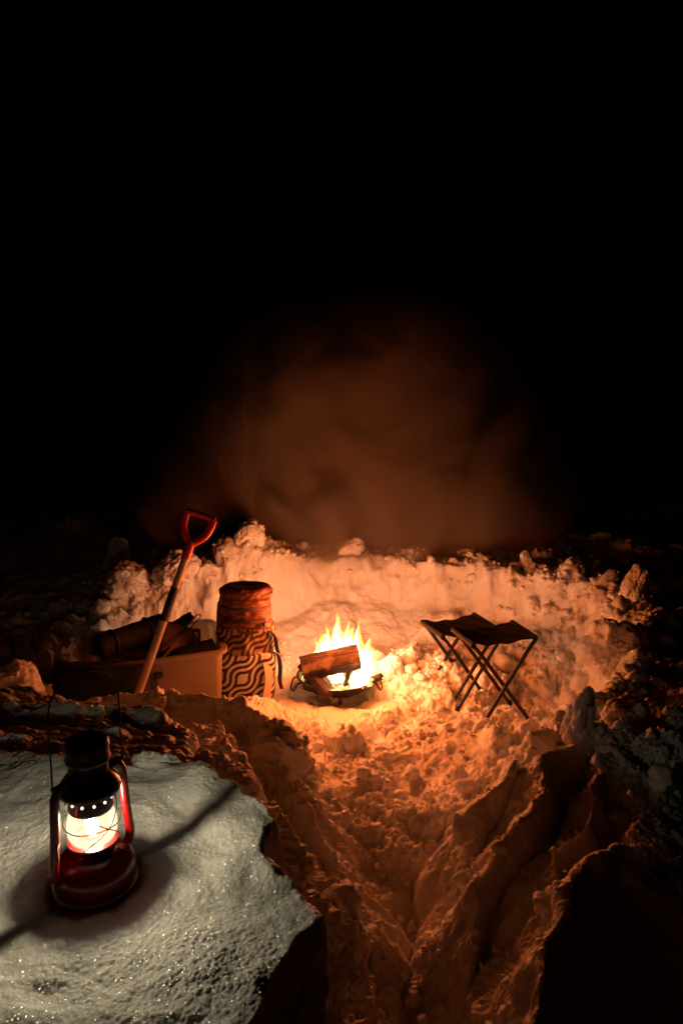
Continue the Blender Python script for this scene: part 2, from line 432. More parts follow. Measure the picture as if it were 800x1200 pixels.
# ------------------------------------------------------------------ mesh helpers
class MB:
    def __init__(s): s.v = []; s.f = []
    def _add(s, vs, fs):
        o = len(s.v); s.v += [tuple(v) for v in vs]; s.f += [tuple(i + o for i in f) for f in fs]
    def box(s, c, size, rot=None, taper=1.0):
        R_ = rot.to_3x3() if rot is not None else Matrix.Identity(3)
        vs_ = []
        for sx in (-1, 1):
            for sy in (-1, 1):
                for sz in (-1, 1):
                    k_ = taper if sz > 0 else 1
                    vs_.append(Vector(c) + R_ @ Vector((sx * size[0] / 2 * k_, sy * size[1] / 2 * k_, sz * size[2] / 2)))
        s._add(vs_, [(0, 1, 3, 2), (4, 6, 7, 5), (0, 4, 5, 1), (2, 3, 7, 6), (0, 2, 6, 4), (1, 5, 7, 3)])
        return s
    def tube(s, pts, r, seg=10, closed=False, flat=1.0):
        pts = [Vector(p) for p in pts]; n_ = len(pts)
        rad_ = r if isinstance(r, (list, tuple)) else [r] * n_
        up = None; rings = []
        for i, p in enumerate(pts):
            if closed: tg = (pts[(i + 1) % n_] - pts[i - 1])
            else: tg = pts[min(i + 1, n_ - 1)] - pts[max(i - 1, 0)]
            tg.normalize()
            if up is None:
                up = Vector((0, 0, 1)) if abs(tg.z) < .9 else Vector((1, 0, 0))
            a_ = tg.cross(up)
            if a_.length < 1e-5: a_ = tg.orthogonal()
            a_.normalize(); b_ = a_.cross(tg).normalized(); up = b_
            rings.append([p + (a_ * math.cos(2 * PI * q / seg) + b_ * flat * math.sin(2 * PI * q / seg)) * rad_[i] for q in range(seg)])
        vs_ = [v for r_ in rings for v in r_]; fs_ = []
        m_ = n_ if closed else n_ - 1
        for i in range(m_):
            for q in range(seg):
                a0 = i * seg + q; a1 = i * seg + (q + 1) % seg; j = (i + 1) % n_
                fs_.append((a0, a1, j * seg + (q + 1) % seg, j * seg + q))
        if not closed:
            fs_.append(tuple(range(seg))[::-1]); fs_.append(tuple((n_ - 1) * seg + q for q in range(seg)))
        s._add(vs_, fs_); return s
    def lathe(s, prof, seg=48, c=(0, 0, 0), noise=0.0):
        vs_ = []; fs_ = []
        for i, (r_, z_) in enumerate(prof):
            for q in range(seg):
                an = 2 * PI * q / seg
                vs_.append((c[0] + r_ * math.cos(an), c[1] + r_ * math.sin(an), c[2] + z_))
        for i in range(len(prof) - 1):
            for q in range(seg):
                fs_.append((i * seg + q, i * seg + (q + 1) % seg, (i + 1) * seg + (q + 1) % seg, (i + 1) * seg + q))
        if prof[0][0] > 1e-6: fs_.append(tuple(range(seg))[::-1])
        if prof[-1][0] > 1e-6: fs_.append(tuple((len(prof) - 1) * seg + q for q in range(seg)))
        s._add(vs_, fs_); return s
    def mesh(s, name, m=None, smooth_=True):
        me_ = bpy.data.meshes.new(name); me_.from_pydata(s.v, [], s.f); me_.update()
        bm = bmesh.new(); bm.from_mesh(me_); bmesh.ops.remove_doubles(bm, verts=bm.verts, dist=1e-6)
        bmesh.ops.recalc_face_normals(bm, faces=bm.faces); bm.to_mesh(me_); bm.free()
        if m: me_.materials.append(m)
        if smooth_:
            me_.polygons.foreach_set('use_smooth', [True] * len(me_.polygons))
            me_.set_sharp_from_angle(angle=math.radians(40))
        return me_
    def build(s, name, m, parent=None, bevel=0.0, subsurf=0):
        o = bpy.data.objects.new(name, s.mesh(name, m)); COL.objects.link(o)
        if parent is not None: o.parent = parent
        if bevel:
            b_ = o.modifiers.new('bevel', 'BEVEL'); b_.width = bevel; b_.segments = 2; b_.limit_method = 'ANGLE'
        if subsurf:
            b_ = o.modifiers.new('sub', 'SUBSURF'); b_.levels = subsurf; b_.render_levels = subsurf
        return o

def tag(o, label, cat, group=None, kind=None):
    o['label'] = label
    o['category'] = cat
    if group: o['group'] = group
    if kind: o['kind'] = kind
    return o

def thing(name, label, cat, loc=(0, 0, 0), rot=(0, 0, 0), group=None):
    o = bpy.data.objects.new(name, None); COL.objects.link(o)
    o.location = loc; o.rotation_euler = rot; o.empty_display_size = .1
    return tag(o, label, cat, group)

def bez(p0, p1, p2, p3, n_=12):
    out = []
    for i in range(n_ + 1):
        t = i / n_; u = 1 - t
        out.append(Vector(p0) * u ** 3 + Vector(p1) * 3 * u * u * t + Vector(p2) * 3 * u * t * t + Vector(p3) * t ** 3)
    return out

def smooth_path(pts, n_=6):
    pts = [Vector(p) for p in pts]; out = []
    for i in range(len(pts) - 1):
        p0 = pts[max(i - 1, 0)]; p1 = pts[i]; p2 = pts[i + 1]; p3 = pts[min(i + 2, len(pts) - 1)]
        for k_ in range(n_):
            t = k_ / n_
            out.append(.5 * ((2 * p1) + (p2 - p0) * t + (2 * p0 - 5 * p1 + 4 * p2 - p3) * t * t + (3 * p1 - p0 - 3 * p2 + p3) * t ** 3))
    out.append(pts[-1]); return out

# ------------------------------------------------------------------ hurricane lantern
LX, LY = -.389, 1.075
LZ = ground_z(LX, LY, .05) + .001
L = thing('hurricane_lantern', 'small red hurricane lantern burning on the snow ledge', 'lantern', (LX, LY, LZ), (0, 0, math.radians(52)))
MB().lathe([(.0, -.006), (.064, -.006), (.0665, -.002), (.067, .004), (.064, .009), (.0615, .012), (.0625, .018), (.0635, .026), (.0625, .034), (.0585, .042), (.051, .050), (.041, .0555), (.032, .058), (.030, .061), (.0, .061)], 64).build('fuel_tank', RED_ENAMEL, L)
MB().lathe([(.017, .060), (.024, .061), (.0245, .066), (.020, .069), (.034, .071), (.0385, .074), (.0385, .077), (.028, .078), (.012, .079), (.010, .084), (.006, .086), (.0, .086)], 40).build('burner', RED_ENAMEL, L)
cap_ = MB(); cap_.tube([(.034, -.028, .043), (.036, -.030, .055)], .0085, 16); cap_.build('filler_cap', DARK_RED, L)
GLASS = bpy.data.materials.new('clear globe glass'); GLASS.use_nodes = True
t = GLASS.node_tree; n = t.nodes; n.remove(n['Principled BSDF'])
tr = n.new('ShaderNodeBsdfTransparent'); tr.inputs[0].default_value = (.94, .94, .92, 1)
gl = n.new('ShaderNodeBsdfGlossy'); gl.inputs['Roughness'].default_value = .04
df = n.new('ShaderNodeBsdfTranslucent'); df.inputs[0].default_value = (.8, .8, .75, 1)
fr = n.new('ShaderNodeFresnel'); fr.inputs[0].default_value = 1.45
mx = n.new('ShaderNodeMixShader'); t.links.new(fr.outputs[0], mx.inputs[0]); t.links.new(tr.outputs[0], mx.inputs[1]); t.links.new(gl.outputs[0], mx.inputs[2])
mx2 = n.new('ShaderNodeMixShader'); mx2.inputs[0].default_value = .019; t.links.new(mx.outputs[0], mx2.inputs[1]); t.links.new(df.outputs[0], mx2.inputs[2])
t.links.new(mx2.outputs[0], n['Material Output'].inputs[0])
gp = [(.0285, .074), (.0335, .079), (.0375, .088), (.0390, .098), (.0385, .108), (.0360, .118), (.0325, .128), (.0305, .135)]
MB().lathe(gp + [(r_ - .0012, z_) for r_, z_ in gp[::-1]], 56).build('glass_globe', GLASS, L)
# perforated upper gallery, hood, chimney and cap
gal = MB(); gal.lathe([(.0335, .130), (.0345, .134), (.0325, .146), (.0330, .160), (.031, .160), (.0305, .134), (.0335, .130)], 56)
ga = gal.build('globe_plate', DARK_RED, L)
holes = MB()
for q in range(12):
    an = 2 * PI * q / 12 + .1
    c_, s_ = math.cos(an), math.sin(an)
    holes.tube([(c_ * .0325, s_ * .0325, .148), (c_ * .0345, s_ * .0345, .148)], .0022, 10)
HOLE_GLOW = mat('air hole painted glow', (.9, .8, .6), .3, Emission_Color=(1, .9, .7, 1), Emission_Strength=1.6)  # lamplight showing through the holes is put in as emission
holes.build('air_hole', HOLE_GLOW, ga)
MB().lathe([(.031, .158), (.046, .160), (.0475, .164), (.046, .170), (.038, .182), (.032, .190), (.030, .194), (.030, .212), (.0, .212)], 56).build('hood', DARK_RED, L)
MB().lathe([(.0, .209), (.0335, .210), (.0345, .213), (.0335, .217), (.0325, .226), (.0335, .236), (.031, .243), (.024, .2465), (.012, .248), (.0, .2485)], 56).build('chimney_cap', DARK_RED, L)
for s in (-1, 1):
    path = smooth_path([(s * .030, 0, .181), (s * .046, 0, .1835), (s * .0575, 0, .172), (s * .0605, 0, .15), (s * .063, 0, .11), (s * .0665, 0, .075), (s * .0685, 0, .060), (s * .066, 0, .043), (s * .058, 0, .034), (s * .05, 0, .031)], 8)
    MB().tube(path, .0074, 14, flat=1.0).build('side_tube', RED_ENAMEL, L)
    MB().tube([(s * .050, 0, .186), (s * .062, 0, .186)], .0045, 10).build('handle_pivot', BLACK_METAL, L)
# wire globe guard: ring and crossed wires
g = MB()
g.tube([(.0425 * math.cos(q * PI / 20), .0425 * math.sin(q * PI / 20), .108 + .001 * math.sin(q * .5)) for q in range(40)], .0009, 6, closed=True)
for s in (-1, 1):
    for e in (-1, 1):
        pts = []
        for q in range(13):
            u = q / 12
            an = s * PI / 2 + e * (u - .5) * 2.1
            z_ = .074 + .070 * u
            rr = .0425 + .0015 - .007 * abs(u - .5) * 2
            pts.append((rr * math.cos(an), rr * math.sin(an), z_))
        g.tube(pts, .0009, 6)
g.build('wire_guard', BLACK_METAL, L)
# bail handle standing upright
pts = [(-.0615, 0, .186)] + smooth_path([(-.0605, 0, .23), (-.060, 0, .30), (-.045, 0, .335), (0, 0, .352), (.045, 0, .335), (.060, 0, .30), (.0605, 0, .23)], 8) + [(.0615, 0, .186)]
MB().tube(pts, .0014, 8).build('bail_handle', BLACK_METAL, L)
MB().tube([(-.06, -.004, .10), (-.068, -.012, .098), (-.072, -.02, .085)], .0016, 8).build('lift_lever', BLACK_METAL, L)
LAMP_FLAME = flame_material('lamp flame', (1, .88, .64), (1, .94, .80), 16, 30, .085, .115)
fl = MB(); fl.lathe([(.0, .086), (.007, .088), (.0085, .093), (.0088, .098), (.0075, .105), (.0068, .110), (.005, .118), (.0038, .123), (.0015, .129), (.0, .131)], 24)
fo = fl.build('flame', LAMP_FLAME, L)
fo.scale = (1.25, .75, 1)
ld = bpy.data.lights.new('lantern_light', 'POINT'); ld.energy = 2.1; ld.color = (1, .81, .50); ld.shadow_soft_size = .009
lo = bpy.data.objects.new('lantern_light', ld); COL.objects.link(lo); lo.parent = L; lo.location = (0, 0, .103)

# ------------------------------------------------------------------ fire bowl, wood, flames
FX, FY = -.025, 3.48
FZ = ground_z(FX, FY, .12) - .03
BS = .90
fb = thing('fire_bowl', 'round blackened steel fire bowl holding the campfire', 'fire pit', (FX, FY, FZ))
fb.scale = (BS, BS, 1.0)
R0 = .205
MB().lathe([(.0, .050), (.07, .053), (.13, .066), (.175, .092), (.198, .118), (.2, .128), (.215, .1285), (.2155, .125), (.203, .117), (.180, .086), (.135, .058), (.07, .043), (.0, .040)], 64).build('bowl', BURNT_STEEL, fb)
for an in (math.radians(197), math.radians(-14)):
    c_, s_ = math.cos(an), math.sin(an); tx, ty = -s_, c_
    P_ = lambda r_, t_, z_: (c_ * r_ + tx * t_, s_ * r_ + ty * t_, z_)
    MB().tube(smooth_path([P_(.205, -.04, .122), P_(.225, -.042, .118), P_(.245, -.03, .085), P_(.247, 0, .075), P_(.245, .03, .085), P_(.225, .042, .118), P_(.205, .04, .122)], 6), .0045, 8).build('handle', BLACK_METAL, fb)
for an in (40, 160, 280):
    c_, s_ = math.cos(math.radians(an)), math.sin(math.radians(an))
    MB().tube([(c_ * .13, s_ * .13, .055), (c_ * .15, s_ * .15, .01), (c_ * .152, s_ * .152, -.01)], .009, 10).build('leg', BURNT_STEEL, fb)

def firewood(name, label, p0, p1, w_, h_, roll, m, seedv, wedge=.55):
    """split billet: wedge section with splintered faces, from p0 to p1"""
    p0 = Vector(p0); p1 = Vector(p1); ax = p1 - p0; Ln = ax.length
    q_ = ax.to_track_quat('X', 'Z').to_matrix().to_4x4() @ Matrix.Rotation(roll, 4, 'X')
    sec = [(-.5, -.5), (.5, -.5), (.5, -.5 + wedge), (.15, .42), (-.12, .5), (-.5, .1)]
    fine = []
    for i in range(len(sec)):
        a_, b_ = Vector(sec[i] + (0,)), Vector(sec[(i + 1) % len(sec)] + (0,))
        for k_ in range(4): fine.append(a_.lerp(b_, k_ / 4))
    ns_ = 22; vs_ = []; m_ = MB(); ring = len(fine)
    for i in range(ns_ + 1):
        u = i / ns_
        for j, c in enumerate(fine):
            nz_ = mnoise.noise(Vector((u * 3 + seedv, j * .9, seedv * 3.1))) * .10 + mnoise.noise(Vector((u * 9 + seedv, j * 2.3, 1.7))) * .05
            endj = (mnoise.noise(Vector((j * .8, seedv, u * 2))) * .012) if i in (0, ns_) else 0
            vs_.append(Vector((u * Ln + endj, c.x * w_ * (1 + nz_), c.y * h_ * (1 + nz_))))
    fs_ = []
    for i in range(ns_):
        for j in range(ring):
            fs_.append((i * ring + j, i * ring + (j + 1) % ring, (i + 1) * ring + (j + 1) % ring, (i + 1) * ring + j))
    fs_.append(tuple(range(ring))[::-1]); fs_.append(tuple(ns_ * ring + j for j in range(ring)))
    m_._add(vs_, fs_)
    o = m_.build(name, m)
    o.matrix_world = Matrix.Translation(p0) @ q_
    return tag(o, label, 'firewood', 'split logs burning in the fire bowl')

fz = FZ
firewood('firewood', 'broad split log lying across the top of the fire', (FX - .165, FY - .085, fz + .205), (FX + .105, FY - .055, fz + .258), .135, .085, .30, WOOD_SPLIT, 1.0)
firewood('firewood', 'steep split log leaning from the bowl up under the broad top log', (FX - .02, FY - .165, fz + .095), (FX - .14, FY - .04, fz + .20), .105, .06, .5, WOOD_SPLIT, 2.0)
firewood('firewood', 'short log under the right end of the broad top log', (FX + .165, FY - .04, fz + .135), (FX + .03, FY - .02, fz + .225), .06, .05, 1.2, CHAR, 3.0)
firewood('firewood', 'thin upright charred stick in the middle of the flames', (FX + .045, FY - .145, fz + .085), (FX + .075, FY + .02, fz + .22), .035, .03, .2, CHAR, 4.0)
firewood('firewood', 'small charred billet lying in the left side of the bowl', (FX - .15, FY - .05, fz + .10), (FX - .03, FY - .12, fz + .09), .05, .035, .9, CHAR, 5.0)
firewood('firewood', 'dark stub of wood sticking out over the right rim', (FX + .10, FY - .06, fz + .105), (FX + .212, FY - .105, fz + .165), .032, .03, .4, CHAR, 6.0)
firewood('firewood', 'log at the back of the bowl wrapped in flames', (FX - .12, FY + .08, fz + .12), (FX + .14, FY + .06, fz + .19), .06, .055, .7, CHAR, 7.0)

# embers: glowing coal bed
EMB = bpy.data.materials.new('glowing embers'); EMB.use_nodes = True
t = EMB.node_tree; n = t.nodes; b = n['Principled BSDF']; b.inputs['Base Color'].default_value = (.04, .02, .015, 1); b.inputs['Roughness'].default_value = .9
ns = n.new('ShaderNodeTexNoise'); ns.inputs['Scale'].default_value = 22; ns.inputs['Detail'].default_value = 3
tc = n.new('ShaderNodeTexCoord'); t.links.new(tc.outputs['Object'], ns.inputs['Vector'])
cr = n.new('ShaderNodeValToRGB'); cr.color_ramp.elements[0].position = .35; cr.color_ramp.elements[0].color = (.25, .02, .002, 1); cr.color_ramp.elements[1].position = .6; cr.color_ramp.elements[1].color = (1, .42, .08, 1)
e_ = cr.color_ramp.elements.new(.70); e_.color = (1, .75, .3, 1)
t.links.new(ns.outputs['Fac'], cr.inputs[0]); t.links.new(cr.outputs[0], b.inputs['Emission Color'])
mr = n.new('ShaderNodeMapRange'); mr.inputs['From Min'].default_value = .35; mr.inputs['From Max'].default_value = .7; mr.inputs['To Min'].default_value = .3; mr.inputs['To Max'].default_value = 5
t.links.new(ns.outputs['Fac'], mr.inputs['Value']); t.links.new(mr.outputs[0], b.inputs['Emission Strength'])

def blob_mesh(seed, sub_=2, amp=.35, freq=1.6, squash=(1, 1, 1), craggy=0.0, boxy=0.0):
    bm = bmesh.new(); bmesh.ops.create_icosphere(bm, subdivisions=sub_, radius=1)
    vs_ = np.array([v.co[:] for v in bm.verts], np.float32); fs_ = np.array([[v.index for v in f.verts] for f in bm.faces])
    bm.free()
    n0 = vs_.copy()
    if boxy:
        m_ = np.abs(vs_).max(1, keepdims=True); vs_ = vs_ * (1 - boxy) + vs_ / m_ * boxy * .85
    sx_, sy_, sz_ = seed * 3.71, seed * 1.37, seed * 2.11
    x_, y_, z_ = vs_.T
    k_ = 1 + amp * fbm(x_ * freq + sx_, y_ * freq + sy_, z_ * freq + sz_, 4, 301)
    if craggy:
        wx_ = x_ + .25 * vnoise(x_ * 3 + sx_, y_ * 3, z_ * 3, 302); wy_ = y_ + .25 * vnoise(x_ * 3 + sx_, y_ * 3, z_ * 3, 303)
        k_ = k_ - .15 * craggy + craggy * (.5 * lumps(wx_ + sx_, wy_ + sy_, z_ + sz_, .55, 304) + .5 * lumps(wx_ + sx_, wy_ + sy_, z_ + sz_, .24, 305)) + craggy * .07 * fbm(x_ * 5 + sx_, y_ * 9, z_ * 9, 3, 306, .7)
    vs_ = vs_ * k_[:, None] * np.array(squash, np.float32)
    return vs_, fs_

vsA = []; fsA = []; o_ = 0
for i in range(150):
    rr = .165 * math.sqrt(random.random()); an = random.random() * 2 * PI
    v_, f_ = blob_mesh(i, 1, .5); s = random.uniform(.009, .022)
    zb = .052 + .07 * (rr / .19) ** 2 + random.uniform(.0, .018)
    vsA.append(v_ * s + np.array([rr * math.cos(an), rr * math.sin(an), zb])); fsA.append(f_ + o_); o_ += len(v_)
me = fast_mesh('ember_bed', np.concatenate(vsA), np.concatenate(fsA)); me.materials.append(EMB)
eb = bpy.data.objects.new('ember_bed', me); COL.objects.link(eb); eb.location = (FX, FY, FZ)
tag(eb, 'glowing orange ember bed filling the fire bowl', 'embers', kind='stuff')

# flames
FLAME = flame_material('camp flame', (1, .40, .06), (1, .24, .025), 2.6, 1.5, .08, .50)
FLAME_IN = flame_material('camp flame core', (1, .84, .54), (1, .70, .34), 7.5, 6.5, .08, .42)
def tongue(mb, bx, by, z0, h_, r_, lean=(0, 0), seedv=0.0, seg=18, rows_=34):
    vs_ = []; fs_ = []
    for i in range(rows_ + 1):
        u = i / rows_
        prof = (math.sin(PI * min(1, u * 1.0) ** .55) ** .9) if u < 1 else 0
        prof = max(prof, 0) * (1 - .25 * u)
        cx = bx + lean[0] * u ** 1.5 + .35 * r_ * mnoise.noise(Vector((u * 3.2, seedv, 0))) * u * 2
        cy = by + lean[1] * u ** 1.5 + .35 * r_ * mnoise.noise(Vector((u * 3.2, seedv, 7))) * u * 2
        for q in range(seg):
            an = 2 * PI * q / seg
            rr = r_ * prof * (1 + .75 * mnoise.noise(Vector((math.cos(an) * 1.3, math.sin(an) * 1.3 + seedv, u * 4.5 + seedv))) + .35 * mnoise.noise(Vector((math.cos(an) * 2.5, math.sin(an) * 2.5 + seedv, u * 10 + seedv))))
            vs_.append((cx + rr * math.cos(an), cy + rr * math.sin(an), z0 + h_ * u))
    for i in range(rows_):
        for q in range(seg):
            fs_.append((i * seg + q, i * seg + (q + 1) % seg, (i + 1) * seg + (q + 1) % seg, (i + 1) * seg + q))
    mb._add(vs_, fs_)
flames = thing('campfire_flames', 'bright yellow campfire flames rising behind and beside the logs', 'fire', (FX, FY, FZ))
f1 = MB(); f2 = MB()
tongues = [(-.005, .03, .12, .315, .036, (.012, .0), 1.3), (-.06, .04, .12, .20, .045, (-.012, 0), 2.7), (.045, .05, .12, .235, .05, (.035, 0), 3.1), (.085, .03, .11, .235, .045, (.045, 0), 4.4),
           (.125, -.01, .10, .22, .048, (.03, 0), 5.2), (.125, -.06, .10, .14, .045, (.03, -.01), 6.1), (.02, .08, .12, .20, .06, (0, 0), 7.7), (-.09, .06, .11, .165, .04, (-.01, 0), 8.3),
           (.085, -.085, .095, .09, .045, (.01, 0), 9.9), (.0, -.02, .09, .16, .045, (0, 0), 10.5), (-.08, -.06, .09, .08, .035, (0, 0), 11.4), (.03, .02, .13, .26, .026, (.03, 0), 13.3),
           (-.03, .03, .12, .25, .024, (-.02, 0), 14.9), (.07, .02, .13, .27, .018, (.05, 0), 15.5), (.10, -.03, .10, .17, .055, (.02, 0), 16.2), (.135, -.045, .10, .19, .05, (.025, .0), 17.4), (.115, -.085, .10, .11, .05, (.02, 0), 18.1)]
for a_ in tongues:
    tongue(f1, *a_)
    tongue(f2, a_[0], a_[1], a_[2] + .004, a_[3] * .80, a_[4] * .76, (a_[5][0] * .7, a_[5][1] * .7), a_[6] + .05)
f1.build('outer_flame', FLAME, flames); f2.build('inner_flame', FLAME_IN, flames)

FIRE_COL = (1, .185, .036)
for nm, loc, en, sz in (('fire_light', (FX + .02, FY - .15, FZ + .51), 31, .11), ('ember_light', (FX + .15, FY - .09, FZ + .24), 6, .06)):
    fd = bpy.data.lights.new(nm, 'POINT'); fd.energy = en; fd.color = FIRE_COL; fd.shadow_soft_size = sz
    fl_ = bpy.data.objects.new(nm, fd); COL.objects.link(fl_); fl_.location = loc

# ------------------------------------------------------------------ folding stools
def make_stool(label):
    """local: bars run along Y at x=+-W; seat sags between them"""
    t_ = thing('folding_stool', label, 'camp stool', group='black folding stools by the fire')
    W_, Dp, Hh = .141, .112, .380
    m_ = MB(); nu, nv = 18, 10; vs_ = []
    for layer in (0, 1):
        for i in range(nu + 1):
            u = i / nu * 2 - 1
            for j in range(nv + 1):
                v = j / nv * 2 - 1
                sag = -.018 * (1 - u * u) - .006 * (1 - v * v) * (1 - u * u) + .004 * math.sin(9 * u + 3 * v)
                pull = 1 - .06 * (1 - u * u)
                vs_.append((u * (W_ + .004), v * Dp * pull, Hh + .011 + sag - layer * .004))
    fs_ = []; st = (nu + 1) * (nv + 1)
    for layer in (0, 1):
        for i in range(nu):
            for j in range(nv):
                a_ = layer * st + i * (nv + 1) + j
                fs_.append((a_, a_ + 1, a_ + nv + 2, a_ + nv + 1))
    for i in range(nu):
        for j in (0, nv):
            a_ = i * (nv + 1) + j; fs_.append((a_, a_ + nv + 1, st + a_ + nv + 1, st + a_))
    for j in range(nv):
        for i in (0, nu):
            a_ = i * (nv + 1) + j; fs_.append((a_, a_ + 1, st + a_ + 1, st + a_))
    m_._add(vs_, fs_)
    seat = m_.build('seat', BLACK_FABRIC, t_)
    for s in (-1, 1):
        MB().tube([(s * (W_ + .002), -Dp, Hh), (s * (W_ + .002), Dp, Hh)], .0125, 12).build('seat_sleeve', BLACK_FABRIC, seat)
    for s in (-1, 1):
        k_ = -s
        for e in (-1, 1):
            yy = e * (Dp + .004) * (1.0 if s > 0 else .86)
            MB().tube(smooth_path([(s * W_, yy * .9, Hh), (s * (W_ - .006), yy, Hh - .012), (s * (W_ - .03), yy, Hh - .04), (0, yy, Hh * .5 - .01), (-s * (W_ - .02), yy, .0)], 5), .0088, 10).build('leg', BLACK_METAL, t_)
            MB().tube([(-s * (W_ - .02), yy, .008), (-s * (W_ - .012), yy, -.012)], .0105, 10).build('foot_cap', BLACK_FABRIC, t_)
    for e in (-1, 1):
        MB().tube([(0, e * Dp * .82, Hh * .5 - .01), (0, e * Dp * 1.07, Hh * .5 - .01)], .006, 10).build('rivet', STEEL, t_)
    return t_
s1 = make_stool('nearer black folding stool standing in front of its twin')
s1.location = (.680, 3.165, .045); s1.rotation_euler = (math.radians(-1), math.radians(-2), math.radians(14))
s2 = s1.copy(); COL.objects.link(s2)
for ch in list(s1.children):
    c = ch.copy(); COL.objects.link(c); c.parent = s2
    for g_ in ch.children:
        d_ = g_.copy(); COL.objects.link(d_); d_.parent = c
s2['label'] = 'farther black folding stool half hidden behind its twin, legs sunk in snow'
s2.location = (.570, 3.50, -.03); s2.rotation_euler = (math.radians(1), math.radians(-1), math.radians(20))

# ------------------------------------------------------------------ shovel
def shovel():
    b0 = Vector((-.895, 2.955, .10)); tip = Vector((-.600, 3.215, .965))
    ax = (tip - b0); Ln = ax.length
    t_ = thing('snow_shovel', 'wooden snow shovel with red D handle stuck upright in the snow', 'shovel')
    z_ = ax.normalized(); x_ = Vector((1, .12, 0)); x_ = (x_ - z_ * x_.dot(z_)).normalized(); y_ = z_.cross(x_)
    t_.matrix_world = Matrix.Translation(b0) @ Matrix((x_, y_, z_)).transposed().to_4x4()
    MB().tube([(0, 0, -.05), (0, 0, .2), (0, 0, Ln * .48)], .0175, 20).build('shaft', WOOD_SHAFT, t_)
    MB().tube([(0, 0, Ln * .48), (0, 0, Ln * .635)], .0182, 20).build('grip_band', BLACK_GRIP, t_)
    MB().tube([(0, 0, Ln * .635), (0, 0, Ln * .80)], .0170, 20).build('upper_shaft', WOOD_SHAFT, t_)
    top = Ln * .80
    h_ = MB()
    h_.tube([(0, 0, top - .03), (0, 0, top + .02), (0, 0, top + .05)], [.0205, .0205, .017], 18)
    for s in (-1, 1):
        h_.tube(smooth_path([(0, 0, top + .035), (s * .018, 0, top + .052), (s * .046, 0, top + .085), (s * .058, 0, top + .125), (s * .060, 0, top + .165)], 6), [.0135] * 24 + [.012], 12, flat=1.25)
    h_.tube([(-.066, 0, top + .166), (-.03, 0, top + .170), (.03, 0, top + .170), (.066, 0, top + .166)], .0135, 14)
    h_.build('grip_handle', RED_PLASTIC, t_)
    bl = MB(); vs_ = []; nu, nv = 12, 10
    for l_ in (0, 1):
        for i in range(nu + 1):
            u = i / nu * 2 - 1
            for j in range(nv + 1):
                v = j / nv
                vs_.append((u * (.12 - .02 * (1 - v) ** 3), .035 * u * u + .02 * v * v - .02 + l_ * .003, -.05 - .27 * v))
    fs_ = []; st = (nu + 1) * (nv + 1)
    for l_ in (0, 1):
        for i in range(nu):
            for j in range(nv):
                a_ = l_ * st + i * (nv + 1) + j; fs_.append((a_, a_ + 1, a_ + nv + 2, a_ + nv + 1))
    bl._add(vs_, fs_); bl.build('blade', BURNT_STEEL, t_)
shovel()

# ------------------------------------------------------------------ storage box
BX, BY, BYAW = -.855, 3.375, math.radians(17)
BZ = .045
BOXM = bpy.data.materials.new('milky storage box plastic'); BOXM.use_nodes = True
t = BOXM.node_tree; n = t.nodes; b = n['Principled BSDF']
b.inputs['Base Color'].default_value = (.42, .36, .29, 1); b.inputs['Roughness'].default_value = .35
tl = n.new('ShaderNodeBsdfTranslucent'); tl.inputs[0].default_value = (.70, .60, .46, 1)
tr = n.new('ShaderNodeBsdfTransparent'); tr.inputs[0].default_value = (.95, .92, .88, 1)
m1 = n.new('ShaderNodeMixShader'); m1.inputs[0].default_value = .2; t.links.new(b.outputs[0], m1.inputs[1]); t.links.new(tl.outputs[0], m1.inputs[2])
m2 = n.new('ShaderNodeMixShader'); m2.inputs[0].default_value = .38; t.links.new(m1.outputs[0], m2.inputs[1]); t.links.new(tr.outputs[0], m2.inputs[2])
t.links.new(m2.outputs[0], n['Material Output'].inputs[0])
sb = thing('storage_box', 'open milky plastic storage box of camping gear beside the backpack', 'box', (BX, BY, BZ), (0, math.radians(-1.5), BYAW))
def rrect(hx, hy, r_, z_, n_=6):
    out = []
    for (cx, cy, a0) in ((hx - r_, hy - r_, 0), (-hx + r_, hy - r_, PI / 2), (-hx + r_, -hy + r_, PI), (hx - r_, -hy + r_, 1.5 * PI)):
        for k_ in range(n_ + 1):
            an = a0 + PI / 2 * k_ / n_
            out.append((cx + r_ * math.cos(an), cy + r_ * math.sin(an), z_))
    return out
def skin(mb, loops, cap0=True, cap1=True):
    nn = len(loops[0]); vs_ = [p for l_ in loops for p in l_]; fs_ = []
    for i in range(len(loops) - 1):
        for q in range(nn):
            fs_.append((i * nn + q, i * nn + (q + 1) % nn, (i + 1) * nn + (q + 1) % nn, (i + 1) * nn + q))
    if cap0: fs_.append(tuple(range(nn))[::-1])
    if cap1: fs_.append(tuple((len(loops) - 1) * nn + q for q in range(nn)))
    mb._add(vs_, fs_)
hx_, hy_, hz_ = .285, .225, .27
m_ = MB()
skin(m_, [rrect(hx_ - .03, hy_ - .03, .03, 0), rrect(hx_ - .022, hy_ - .022, .035, .008), rrect(hx_ - .006, hy_ - .006, .04, hz_ - .02), rrect(hx_ - .004, hy_ - .004, .04, hz_ - .002),
          rrect(hx_ - .010, hy_ - .010, .036, hz_ - .002), rrect(hx_ - .012, hy_ - .012, .036, hz_ - .02), rrect(hx_ - .028, hy_ - .028, .03, .012), rrect(hx_ - .034, hy_ - .034, .028, .006)])
m_.build('tub', BOXM, sb)
m_ = MB()
